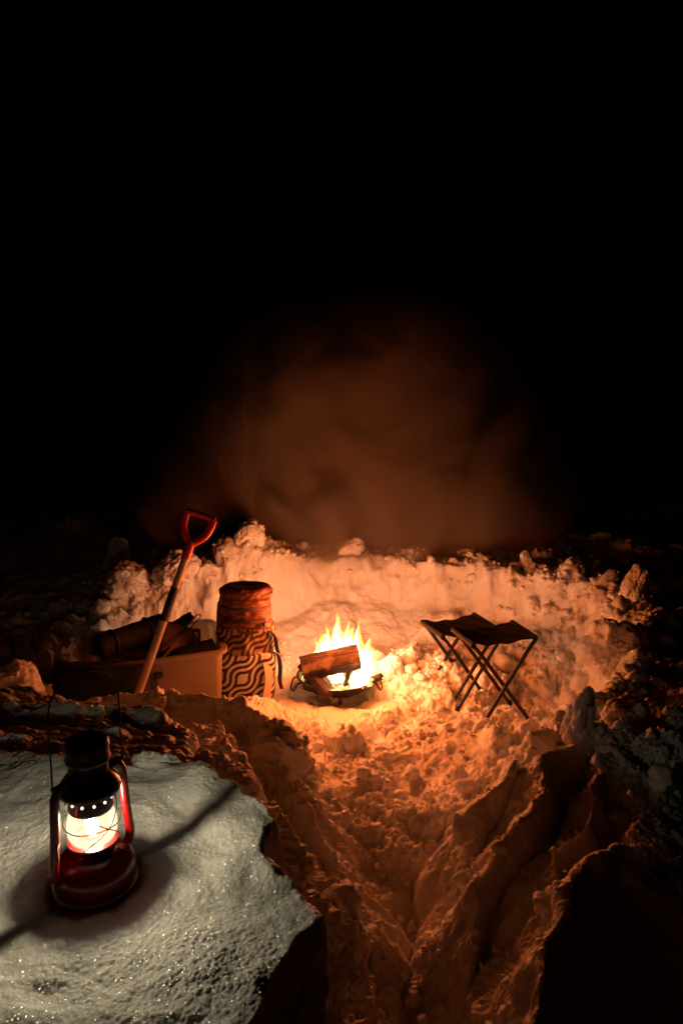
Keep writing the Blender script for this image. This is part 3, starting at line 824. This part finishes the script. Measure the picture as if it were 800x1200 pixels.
skin(m_, [rrect(hx_ - .010, hy_ - .010, .036, hz_), rrect(hx_ + .012, hy_ + .012, .05, hz_ + .001), rrect(hx_ + .016, hy_ + .016, .052, hz_ - .003), rrect(hx_ + .016, hy_ + .016, .052, hz_ - .016),
          rrect(hx_ + .012, hy_ + .012, .05, hz_ - .016), rrect(hx_ + .011, hy_ + .011, .048, hz_ - .005), rrect(hx_ - .002, hy_ - .002, .04, hz_ - .005), rrect(hx_ - .010, hy_ - .010, .036, hz_)], False, False)
m_.build('rim', BOXM, sb)
def inbox(lx, ly, lz):
    c_, s_ = math.cos(BYAW), math.sin(BYAW)
    return Vector((BX + lx * c_ - ly * s_, BY + lx * s_ + ly * c_, BZ + lz))

def roll(name, label, cat, p0, p1, r_, m, seedv, ends=True):
    p0, p1 = Vector(p0), Vector(p1); Ln = (p1 - p0).length; ns_ = 40; seg = 32
    mb = MB(); vs_ = []
    for i in range(ns_ + 1):
        u = i / ns_; e = min(u, 1 - u) * Ln
        k_ = math.sqrt(max(0, 1 - max(0, 1 - e / .03) ** 2)) if ends else 1
        for q in range(seg):
            an = 2 * PI * q / seg
            nz_ = .07 * mnoise.noise(Vector((u * 7, math.cos(an) * 1.2 + seedv, math.sin(an) * 1.2))) + .04 * mnoise.noise(Vector((u * 22, math.cos(an) * 2 + seedv, math.sin(an) * 2)))
            rr = max(r_ * k_ * (1 + nz_), .001)
            vs_.append(Vector((u * Ln, rr * math.cos(an), rr * math.sin(an))))
    fs_ = []
    for i in range(ns_):
        for q in range(seg): fs_.append((i * seg + q, i * seg + (q + 1) % seg, (i + 1) * seg + (q + 1) % seg, (i + 1) * seg + q))
    fs_ += [tuple(range(seg))[::-1], tuple(ns_ * seg + q for q in range(seg))]
    mb._add(vs_, fs_)
    t_ = thing(name, label, cat)
    t_.matrix_world = Matrix.Translation(p0) @ (p1 - p0).to_track_quat('X', 'Z').to_matrix().to_4x4()
    mb.build('fabric_cover', m, t_)
    for u in (.25, .72):
        st_ = MB(); st_.tube([(u * Ln, r_ * 1.06 * math.cos(q * PI / 16), r_ * 1.06 * math.sin(q * PI / 16)) for q in range(32)], .005, 8, closed=True)
        st_.build('strap', BLACK_GRIP, t_)
    return t_
roll('rolled_bag', 'long black rolled bag lying across the storage box', 'bag', inbox(-.285, -.06, .285), inbox(.05, .10, .325), .052, BLACK_FABRIC, 2.2)
# brown pouch leaning in the box
def pouch(name, label, loc, rot, size, m, seedv, cat='pouch'):
    bm = bmesh.new(); bmesh.ops.create_cube(bm, size=1); bmesh.ops.subdivide_edges(bm, edges=bm.edges, cuts=9, use_grid_fill=True)
    for v in bm.verts:
        c = v.co
        bul = (1 - (2 * c.x) ** 4) * (1 - (2 * c.z) ** 4)
        nn = mnoise.fractal(Vector((c.x * 3 + seedv, c.y * 3, c.z * 3)), 1, 2, 3)
        v.co = Vector((c.x * size[0] * (1 + .06 * nn), c.y * size[1] * (.45 + .55 * bul + .35 * nn), c.z * size[2] * (1 + .06 * nn)))
    me_ = bpy.data.meshes.new(name); bm.to_mesh(me_); bm.free(); me_.materials.append(m)
    me_.polygons.foreach_set('use_smooth', [True] * len(me_.polygons))
    o = bpy.data.objects.new(name, me_); COL.objects.link(o); o.location = loc; o.rotation_euler = rot
    return tag(o, label, cat)
pouch('pouch', 'tan canvas pouch leaning in the middle of the storage box', inbox(.075, -.02, .245), (math.radians(-38), math.radians(24), BYAW), (.15, .06, .20), TAN_PAPER, 3.0)
pouch('work_glove', 'crumpled black glove on top of the gear in the box', inbox(.095, .12, .295), (math.radians(60), math.radians(-25), BYAW + .4), (.16, .05, .10), BLACK_FABRIC, 5.0, 'glove')
pouch('paper_bag', 'pale crumpled paper bag at the bottom of the storage box', inbox(.15, -.10, .075), (.2, .1, BYAW), (.20, .14, .13), mat('pale paper', (.5, .42, .33), .8), 6.0, 'bag')
pouch('dark_filler', 'added dark tarp filling the left half of the storage box', inbox(-.10, -.03, .135), (0, 0, BYAW), (.31, .36, .22), BLACK_FABRIC, 8.0, 'filler')  # dark block added inside so the front left of the box looks shaded
pouch('added_dark_bag', 'added dark bag standing in for shadow against the front of the storage box', (-1.03, 3.06, .16), (math.radians(-8), math.radians(6), BYAW - .1), (.40, .20, .32), BLACK_FABRIC, 12.0, 'bag')  # dark shape added in place of the shade before the box
# tool case with shiny clasps
tcs = thing('tool_case', 'small black case with shiny clasps near the right front of the box', 'case', inbox(.165, -.125, .235), (math.radians(14), math.radians(-8), BYAW + .12))
MB().box((0, 0, 0), (.17, .085, .035)).build('case_body', BLACK_GRIP, tcs, .006)
MB().box((0, 0, .026), (.172, .087, .012)).build('case_lid', BLACK_FABRIC, tcs, .004)
for dx in (-.05, .0, .045):
    MB().box((dx, -.046, .012), (.016, .006, .03)).build('clasp', STEEL, tcs, .002)
# spice jar
jr = thing('jar', 'little metal capped jar standing behind the black case', 'jar', inbox(.17, .03, .20), (.1, .12, 0))
MB().lathe([(.0, 0), (.022, 0), (.024, .004), (.024, .07), (.019, .078), (.0, .078)], 24).build('jar_body', mat('amber jar', (.22, .10, .04), .2), jr)
MB().lathe([(.0, .077), (.022, .077), (.0225, .096), (.020, .1), (.0, .1)], 24).build('jar_lid', STEEL, jr)
# long wire roasting fork with loop handle
rf = thing('roasting_fork', 'long wire roasting fork with looped end resting in the box', 'fork')
A_ = inbox(.02, -.12, .245); Bq = inbox(.20, .06, .36)
ax = (Bq - A_).normalized(); sd = ax.cross(Vector((0, 0, 1))).normalized()
MB().tube(smooth_path([A_ + sd * .012, A_.lerp(Bq, .5) + sd * .012, Bq + sd * .014 - ax * .02, Bq + sd * .008 - ax * .004, Bq, Bq - sd * .008 - ax * .004, Bq - sd * .014 - ax * .02, A_.lerp(Bq, .5) - sd * .012, A_ - sd * .012], 5), .0028, 8).build('wire_loop', BLACK_METAL, rf)
MB().tube([A_ - ax * .06, A_ + ax * .04], .010, 12).build('fork_grip', BLACK_GRIP, rf)

# ------------------------------------------------------------------ backpack
KX, KY = -.455, 3.43
KZ = .025
bp_ = thing('backpack', 'tall brown backpack with curved line pattern on its pale lower pocket', 'backpack', (KX, KY, KZ), (math.radians(-1), math.radians(1.0), math.radians(4)))
PATM = bpy.data.materials.new('curved line pattern fabric'); PATM.use_nodes = True
t = PATM.node_tree; b = t.nodes['Principled BSDF']; at = t.nodes.new('ShaderNodeVertexColor'); at.layer_name = 'print'
t.links.new(at.outputs[0], b.inputs['Base Color']); b.inputs['Roughness'].default_value = .7
add_n = t.nodes.new('ShaderNodeTexNoise'); add_n.inputs['Scale'].default_value = 180
bpn = t.nodes.new('ShaderNodeBump'); bpn.inputs['Strength'].default_value = .2; bpn.inputs['Distance'].default_value = .002
t.links.new(add_n.outputs[0], bpn.inputs['Height']); t.links.new(bpn.outputs[0], b.inputs['Normal'])

def truchet(u, v, a_):
    """pairs of bold lines that run up, turn a quarter circle and run on sideways"""
    fu = u / a_ - np.floor(u / a_); fv = v / a_ - np.floor(v / a_)
    r1 = np.hypot(fu, 1 - fv); r2 = np.hypot(1 - fu, fv)
    r = np.minimum(r1, r2)
    line = np.zeros(u.shape)
    for c in (.27, .50, .73):
        line = np.maximum(line, smooth(.074, .050, np.abs(r - c)))
    return line

def pack_skin(name, prof, ell, m, nseg=300, nrow=170, wr=.012, seedv=0.0, pattern=False, dark=None, vert=1.0, circ=1.0, boxy=0.0):
    """upholstered barrel: profile (r,z) swept round, wrinkled"""
    zs = np.array([p[1] for p in prof]); rr = np.array([p[0] for p in prof])
    ss = np.concatenate([[0], np.cumsum(np.hypot(np.diff(zs), np.diff(rr)))])
    s_ = np.linspace(0, ss[-1], nrow); R_ = np.interp(s_, ss, rr); Z_ = np.interp(s_, ss, zs)
    kk = np.ones(7) / 7
    R_ = np.convolve(np.pad(R_, 3, mode='edge'), kk, 'valid'); Z_ = np.convolve(np.pad(Z_, 3, mode='edge'), kk, 'valid')
    an = np.linspace(0, 2 * PI, nseg, endpoint=False)
    A2, I2 = np.meshgrid(an, np.arange(nrow), indexing='xy')
    Rg = R_[I2]; Zg = Z_[I2]
    ca, sa = np.cos(A2), np.sin(A2)
    wv = vnoise((ca * 2.2 * circ + seedv).astype(np.float32), (sa * 2.2 * circ).astype(np.float32), (Zg * 26 * vert).astype(np.float32), 201) + .5 * vnoise((ca * 5 + seedv).astype(np.float32), (sa * 5).astype(np.float32), (Zg * 55 * vert).astype(np.float32), 202)
    big = vnoise((ca * 1.4 + seedv).astype(np.float32), (sa * 1.4).astype(np.float32), (Zg * 7).astype(np.float32), 203)
    Rg = Rg * (1 + wr / .14 * wv * np.minimum(1, Rg / .05) + .05 * big)
    Rg = Rg * (1 - boxy + boxy * (np.abs(ca) ** 5 + np.abs(sa) ** 5) ** -.2)
    verts = np.stack([Rg * ca * ell[0], Rg * sa * ell[1], Zg], 2).reshape(-1, 3)
    i_, j_ = np.meshgrid(np.arange(nrow - 1), np.arange(nseg), indexing='ij')
    a_ = i_ * nseg + j_; b_ = i_ * nseg + (j_ + 1) % nseg
    q_ = np.stack([a_.ravel(), b_.ravel(), (b_ + nseg).ravel(), (a_ + nseg).ravel()], 1)
    me_ = fast_mesh(name, verts, q_)
    if pattern is not False:
        ln = truchet((A2 * .145 + pattern).ravel(), (Zg + .9).ravel(), .1139)
        light, darkc = dark
        colr = np.array(light)[None] * (1 - ln[:, None]) + np.array(darkc)[None] * ln[:, None]
        ca_ = me_.color_attributes.new('print', 'FLOAT_COLOR', 'POINT')
        ca_.data.foreach_set('color', np.concatenate([colr, np.ones((len(colr), 1))], 1).astype(np.float32).ravel())
    me_.materials.append(m)
    o = bpy.data.objects.new(name, me_); COL.objects.link(o); o.parent = bp_
    return o
pack_skin('lower_pocket', [(.001, -.012), (.11, -.012), (.134, .0), (.142, .03), (.146, .12), (.146, .205), (.142, .232), (.128, .238), (.10, .240)], (.97, .80), PATM, 420, 240, .006, 1.0, .013, ((.60, .58, .58), (.03, .018, .018)), .4, boxy=.6)
pack_skin('middle_flap', [(.10, .222), (.134, .226), (.140, .24), (.140, .27), (.142, .30), (.139, .335), (.131, .352), (.10, .360)], (.98, .80), PATM, 360, 150, .012, 4.0, .045, ((.30, .20, .14), (.03, .015, .012)), .6)
pack_skin('roll_top', [(.09, .338), (.124, .340), (.129, .36), (.127, .40), (.128, .44), (.130, .452), (.126, .460), (.131, .47), (.131, .49), (.126, .499), (.129, .507), (.127, .527), (.115, .541), (.09, .546), (.05, .541), (.001, .538)], (.92, .78), BROWN_NYLON, 300, 220, .012, 7.0, circ=.45, vert=1.5)
pack_skin('side_wing', [(.001, .0), (.03, .002), (.045, .03), (.05, .15), (.05, .30), (.04, .42), (.02, .45), (.001, .452)], (.9, 1.0), BROWN_NYLON, 80, 100, .012, 3.0).location = (-.105, .055, .02)
def ribbon(mb, pts, w_, axis, th_=.003):
    pts = smooth_path(pts, 6); n_ = len(pts); vs_ = []; fs_ = []
    axis = Vector(axis).normalized()
    for i, p in enumerate(pts):
        tg = (pts[min(i + 1, n_ - 1)] - pts[max(i - 1, 0)]).normalized()
        a_ = (axis - tg * axis.dot(tg)).normalized(); nrm = tg.cross(a_)
        for sx, sy in ((-1, -1), (1, -1), (1, 1), (-1, 1)):
            vs_.append(p + a_ * sx * w_ / 2 + nrm * sy * th_ / 2)
    for i in range(n_ - 1):
        for q in range(4): fs_.append((i * 4 + q, i * 4 + (q + 1) % 4, (i + 1) * 4 + (q + 1) % 4, (i + 1) * 4 + q))
    fs_ += [(3, 2, 1, 0), tuple((n_ - 1) * 4 + q for q in range(4))]
    mb._add(vs_, fs_)
DSTRAP = add_bump(mat('dark webbing strap', (.05, .03, .026), .6), 200, .4)
for pts, w_ in (([(.128, -.06, .235), (.152, -.055, .21), (.160, -.05, .15), (.158, -.055, .09), (.168, -.06, .05)], .030),
                ([(.11, -.085, .345), (.135, -.08, .315), (.142, -.072, .27), (.150, -.06, .23)], .028),
                ([(-.04, -.108, .372), (-.02, -.116, .35), (.02, -.118, .345), (.06, -.112, .352)], .014),
                ([(-.11, -.055, .455), (-.05, -.098, .452), (.02, -.107, .455), (.09, -.075, .461)], .014),
                ([(-.10, -.06, .395), (-.05, -.1, .392), (.02, -.109, .396), (.09, -.08, .40)], .012)):
    m_ = MB(); ribbon(m_, pts, w_, (0, .1, 1) if abs(pts[0][2] - pts[-1][2]) < .03 else (.6, -.8, 0)); m_.build('strap', DSTRAP, bp_)
m_ = MB(); m_.box((.095, -.088, .378), (.034, .014, .024), Matrix.Rotation(.75, 4, 'Z')); m_.build('buckle', mat('glossy buckle', (.12, .09, .07), .12), bp_, .004)
m_ = MB(); ribbon(m_, [(.098, -.10, .20), (.108, -.112, .13), (.10, -.118, .06), (.088, -.112, .015)], .042, (.8, .6, 0), .006); m_.build('loose_flap', mat('pale lining', (.52, .44, .36), .6), bp_)

# ------------------------------------------------------------------ bare shrub behind the pit
sh = thing('bare_shrub', 'thin leafless shrub in the dark beyond the snow wall', 'shrub', (-.78, 5.55, .44))
sh.scale = (.95, .95, .95)
def twig(mb, p, d_, ln, r_, depth, sd):
    pts = [p]; rr = [r_]
    dirv = Vector(d_).normalized()
    for i in range(6):
        dirv = (dirv + Vector((mnoise.noise(Vector((sd, i * .7, 0))), mnoise.noise(Vector((sd, i * .7, 5))), .12 + .2 * mnoise.noise(Vector((sd, i, 9))))) * .28).normalized()
        pts.append(pts[-1] + dirv * ln / 6); rr.append(r_ * (1 - .75 * (i + 1) / 6))
    mb.tube(pts, rr, 6)
    if depth > 0:
        for k_ in range(3):
            i = random.choice([2, 3, 4, 5]); side = Vector((random.uniform(-1, 1), random.uniform(-.6, .6), random.uniform(.3, .9)))
            twig(mb, pts[i], (pts[i] - pts[i - 1]).normalized() * .9 + side * .7, ln * random.uniform(.35, .6), rr[i] * .7, depth - 1, sd + k_ * 3.3 + 1)
for i, (dx, dz, ln, bx) in enumerate([(-.22, 1, .60, 0), (.06, 1, .86, .02), (-.38, 1, .48, -.02), (.55, .9, .62, .04), (.25, 1, .55, .02), (.42, 1, .5, .05), (-.1, 1, .45, -.03)]):
    m_ = MB(); twig(m_, Vector((bx, random.uniform(-.05, .05), -.05)), (dx, random.uniform(-.1, .1), dz), ln, .010, 2, i * 5.3 + 2); m_.build('stem', BARK, sh)

# ------------------------------------------------------------------ snow chunks and clods
def surf(px, py): return ground_z(px, py, .025)
vsA = []; fsA = []; o_ = 0
protos = [blob_mesh(20 + i, 3, .34, 1.2, craggy=.45) for i in range(14)]
def scatter(nn, fn, smin, smax):
    global o_
    for _ in range(nn):
        px, py = fn()
        H_, d_, dp_, tp_, _b = base_height(np.array([px]), np.array([py]))
        if dp_[0] < .03: continue
        if (px - FX) ** 2 + (py - FY) ** 2 < .3 ** 2: continue
        if -1.2 < px < -.28 and 3.1 < py < 3.7: continue
        s = smin * (smax / smin) ** (random.random() ** 1.9)
        v_, f_ = random.choice(protos)
        an = random.random() * 6.28; c_, q_ = math.cos(an), math.sin(an)
        M_ = np.array([[c_, -q_, 0], [q_, c_, 0], [0, 0, 1]]) * s
        M_ = M_ @ np.diag([random.uniform(.8, 1.3), random.uniform(.8, 1.3), random.uniform(.65, 1.1)])
        vsA.append(v_ @ M_.T + np.array([px, py, H_[0] + s * .55 + .008])); fsA.append(f_ + o_); o_ += len(v_)
def rim_pt(lo, hi, a0, a1):
    def f():
        an = random.uniform(a0, a1)
        k_ = random.uniform(lo, hi)
        return (-.1 + (1.32 + k_) * math.cos(an), 3.2 + (1.2 + k_) * math.sin(an))
    return f
scatter(200, rim_pt(.10, .45, 0.0, 2.9), .008, .036)
scatter(70, rim_pt(-.10, .7, -.35, .5), .012, .06)
scatter(90, rim_pt(.0, .6, 2.4, 3.5), .012, .06)
scatter(90, lambda: (random.uniform(-.15, 1.15), random.uniform(2.2, 3.2)), .010, .034)
scatter(70, lambda: (random.uniform(.6, 1.9), random.uniform(1.7, 2.7)), .010, .045)
scatter(80, lambda: (random.uniform(-.3, .45), random.uniform(1.4, 2.6)), .008, .026)
scatter(80, lambda: (random.uniform(-2.2, -.9), random.uniform(2.3, 3.3)), .012, .06)
scatter(60, lambda: (random.uniform(.05, .95), random.uniform(3.5, 3.95)), .010, .045)
# crumbs: fine debris on the trampled snow and the cut edges
CELL = .01
gxi = np.clip(((FINAL_XY[:, 0] + 2.6) / CELL).astype(int), 0, 519); gyi = np.clip(((FINAL_XY[:, 1] - .4) / CELL).astype(int), 0, 519)
zmax = np.full((520, 520), -9.0, np.float32); np.maximum.at(zmax, (gxi, gyi), FINAL_Z)
NCR = 20000
cx_ = rng.uniform(-1.6, 1.8, NCR).astype(np.float32); cy_ = rng.uniform(.8, 4.6, NCR).astype(np.float32)
_h, cd, cdp, _t, _b = base_height(cx_, cy_)
cz_ = zmax[np.clip(((cx_ + 2.6) / CELL).astype(int), 0, 519), np.clip(((cy_ - .4) / CELL).astype(int), 0, 519)]
clus = smooth(-.25, .45, vnoise(cx_ * 5, cy_ * 5, 0 * cx_, 401) + .6 * vnoise(cx_ * 14, cy_ * 14, 0 * cx_, 402))
keep = (cz_ > -1) & (cdp > .03) & (rng.uniform(0, 1, NCR) < .08 + .92 * clus) & ((cx_ - FX) ** 2 + (cy_ - FY) ** 2 > .27 ** 2)
keep &= ~((cx_ < -.30) & (cy_ < 2.4)) & ~((cx_ > .55) & (cy_ < 2.4) & (rng.uniform(0, 1, NCR) < .7))
keep &= ~((cx_ > -1.2) & (cx_ < -.28) & (cy_ > 2.95) & (cy_ < 3.72)) & ~((cy_ > 4.05) & (cd < -.02))
cx_, cy_, cz_ = cx_[keep], cy_[keep], cz_[keep]
small = [blob_mesh(60 + i, 1, .45, 1.4) for i in range(8)]
for i in range(len(cx_)):
    v_, f_ = small[i % 8]
    sz = float(.0024 + .0085 * rng.random() ** 3.2) * (1 + .25 * float(cy_[i] - 1.5))
    vsA.append(v_ * (sz * rng.uniform(.7, 1.25, 3))[None] + np.array([cx_[i], cy_[i], cz_[i] + sz * .05])); fsA.append(f_ + o_); o_ += len(v_)
me = fast_mesh('snow_clods', np.concatenate(vsA), np.concatenate(fsA)); me.materials.append(SNOW)
cl = bpy.data.objects.new('snow_clods', me); COL.objects.link(cl)
tag(cl, 'small loose snow clods strewn over the dug snow', 'snow clods', kind='stuff')

def chunk(label, px, py, size, seedv, rot=0.0, lift=.4, tilt=0.0, zoff=0.0):
    """angular broken block of snow: rough box with chipped corners"""
    v_, f_ = blob_mesh(seedv, 6, .34, .9, craggy=.42, boxy=.30)
    top_ = np.clip(v_[:, 2:3] * .5 + .5, 0, 1)
    lean = np.array([mnoise.noise(Vector((seedv * 7.1, 1, 2))), mnoise.noise(Vector((seedv * 5.1, 8, 2))), 0])
    v_ = v_ * np.array([1, 1, 1]) ; v_[:, :2] *= (1 - .35 * top_); v_ = v_ + lean[None] * .5 * top_
    v_ = v_ * np.array(size)[None] / 2
    me_ = fast_mesh('snow_chunk', v_, f_); me_.materials.append(SNOW)
    o = bpy.data.objects.new('snow_chunk', me_); COL.objects.link(o)
    z_ = surf(px, py)
    o.location = (px, py, z_ + size[2] * lift + zoff); o.rotation_euler = (tilt, tilt * .6, rot)
    return tag(o, label, 'snow chunk', 'broken snow chunks around the pit')
CH = [('upright pointed snow chunk standing on the right bank', .70, 2.08, (.12, .10, .17), 1.3, .3, .36, .1),
      ('flat snow slab lying just behind the upright pointed chunk', .70, 2.50, (.17, .10, .07), 2.6, .5, .3, .2),
      ('dark tilted snow slab on the pit floor right of the stools', 1.00, 2.95, (.14, .10, .08), 3.1, .2, .4, .35),
      ('large smooth boulder of snow at the right pit wall', 1.16, 3.12, (.26, .26, .24), 4.2, .5, .30, .1),
      ('pointed snow chunk topping the heap beyond the right pit wall', 1.42, 3.55, (.13, .12, .16), 5.4, .8, .40, .2),
      ('small lone snow lump above the heap on the far right', 1.60, 3.80, (.10, .10, .11), 6.7, .2, .40, .1),
      ('snow finger standing on the rim where the back wall ends at right', 1.08, 4.30, (.075, .07, .12), 7.9, .3, .36, -.45),
      ('lone round snow lump in the dark above the left rim', -1.45, 4.8, (.17, .15, .20), 8.2, .4, .40, .1),
      ('wide snow block on the rim behind the storage box', -1.18, 4.12, (.32, .24, .19), 9.5, .2, .18, .1),
      ('jagged snow block on the rim above the shovel shaft', -.92, 4.16, (.28, .22, .20), 10.1, .9, .12, .1),
      ('frosty snow knob topping the left end of the back wall', -.52, 4.34, (.22, .18, .16), 11.6, .3, .12, .1),
      ('rounded snow knob on the middle of the back wall rim', .05, 4.52, (.18, .14, .11), 12.3, .1, .34, .0),
      ('low wedge of snow on dark ground at the left edge', -1.28, 2.78, (.24, .22, .15), 13.9, .6, .32, .2),
      ('square snow block on the dark right bank beside the upright chunk', .90, 2.22, (.17, .13, .12), 14.5, .2, .34, .1),
      ('small snow chunk at the right edge of the dark bank', 1.16, 2.33, (.13, .11, .11), 15.2, .5, .34, .2),
      ('bright snow clump heaped right beside the fire bowl', .24, 3.60, (.17, .14, .15), 16.8, .3, .30, .1),
      ('snow clump between the fire bowl and the stools', .36, 3.72, (.16, .13, .14), 17.1, .7, .30, .2),
      ('snow lump in front of the backpack foot', -.42, 2.92, (.20, .14, .14), 18.4, .1, .30, .1),
      ]
for c in CH: chunk(*c)

# ------------------------------------------------------------------ smoke drifting back from the fire
SM = bpy.data.materials.new('wood smoke'); SM.use_nodes = True
t = SM.node_tree; n = t.nodes; n.remove(n['Principled BSDF'])
pv = n.new('ShaderNodeVolumePrincipled'); pv.inputs['Color'].default_value = (.88, .64, .48, 1); pv.inputs['Anisotropy'].default_value = .0
tc = n.new('ShaderNodeTexCoord')
sx = n.new('ShaderNodeSeparateXYZ'); t.links.new(tc.outputs['Object'], sx.inputs[0])
def math_(op, a_, b_=None, clamp=False):
    m_ = n.new('ShaderNodeMath'); m_.operation = op; m_.use_clamp = clamp
    for i, q in enumerate((a_, b_)):
        if q is None: continue
        if isinstance(q, (int, float)): m_.inputs[i].default_value = q
        else: t.links.new(q, m_.inputs[i])
    return m_.outputs[0]
# local space of the plume: z 0..1 up its height, x,y scaled by its width there
wn = n.new('ShaderNodeTexNoise'); wn.inputs['Scale'].default_value = 1.9; wn.inputs['Detail'].default_value = 4; wn.inputs['Distortion'].default_value = 1.1
smp = n.new('ShaderNodeMapping'); smp.inputs['Scale'].default_value = (1.1, 1.1, 1.0); t.links.new(tc.outputs['Object'], smp.inputs['Vector']); t.links.new(smp.outputs[0], wn.inputs['Vector'])
zc = sx.outputs['Z']
ctr = math_('ADD', -.06, math_('MULTIPLY', zc, .10))
wid = math_('ADD', 1.75, math_('MULTIPLY', zc, -.50))
bn = n.new('ShaderNodeTexNoise'); bn.inputs['Scale'].default_value = .95; bn.inputs['Detail'].default_value = 1
t.links.new(tc.outputs['Object'], bn.inputs['Vector'])
rx = math_('ADD', math_('DIVIDE', math_('SUBTRACT', sx.outputs['X'], ctr), wid), math_('MULTIPLY', math_('SUBTRACT', bn.outputs['Fac'], .5), 1.1))
ry = math_('DIVIDE', sx.outputs['Y'], .5)
rr = math_('ADD', math_('MULTIPLY', rx, rx), math_('MULTIPLY', ry, ry))
r0 = math_('DIVIDE', math_('SUBTRACT', sx.outputs['X'], ctr), wid)
soft = math_('SUBTRACT', 1.0, math_('ADD', math_('MULTIPLY', r0, r0), math_('MULTIPLY', ry, ry)), True)
fall = math_('EXPONENT', math_('MULTIPLY', rr, -2.6))
cxx = math_('DIVIDE', math_('ADD', math_('SUBTRACT', sx.outputs['X'], -.06), math_('MULTIPLY', math_('SUBTRACT', bn.outputs['Fac'], .5), .7)), .46)
core = math_('MULTIPLY', math_('EXPONENT', math_('MULTIPLY', math_('ADD', math_('MULTIPLY', cxx, cxx), math_('MULTIPLY', ry, ry)), -1.0)), 1.5)
fall = math_('ADD', math_('MULTIPLY', fall, .8), core)
zf = math_('POWER', math_('SUBTRACT', 1.0, math_('DIVIDE', zc, 1.75), True), 2.6)
zlo = math_('MULTIPLY', zc, 12.0, True)
mr = n.new('ShaderNodeMapRange'); mr.inputs['From Min'].default_value = .40; mr.inputs['From Max'].default_value = .80; t.links.new(wn.outputs['Fac'], mr.inputs['Value'])
dens = math_('MULTIPLY', math_('MULTIPLY', fall, zf), math_('MULTIPLY', math_('ADD', mr.outputs[0], .05), zlo))
dens = math_('MULTIPLY', math_('MULTIPLY', dens, math_('POWER', soft, 1.3)), 80.0)
t.links.new(dens, pv.inputs['Density']); t.links.new(pv.outputs[0], n['Material Output'].inputs['Volume'])
mb = MB(); prof = []
vs_ = []; fs_ = []; seg, rows_ = 32, 18
for i in range(rows_ + 1):
    u = i / rows_; zz = 1.75 * u
    w_ = max(1.78 - .50 * zz, .2) * (math.sin(PI * min(1, max(.0, u) * .92 + .08)) ** .35 if u < 1 else .05)
    for q in range(seg):
        an = 2 * PI * q / seg
        vs_.append((-.06 + .10 * zz + w_ * 1.02 * math.cos(an), .51 * min(1, w_ / .5) * math.sin(an), zz))
for i in range(rows_):
    for q in range(seg): fs_.append((i * seg + q, i * seg + (q + 1) % seg, (i + 1) * seg + (q + 1) % seg, (i + 1) * seg + q))
fs_ += [tuple(range(seg))[::-1], tuple(rows_ * seg + q for q in range(seg))]
mb._add(vs_, fs_)
smk = mb.build('smoke', SM); smk.location = (.13, 4.84, .37)
tag(smk, 'orange lit wood smoke drifting up behind the snow wall', 'smoke', kind='stuff')
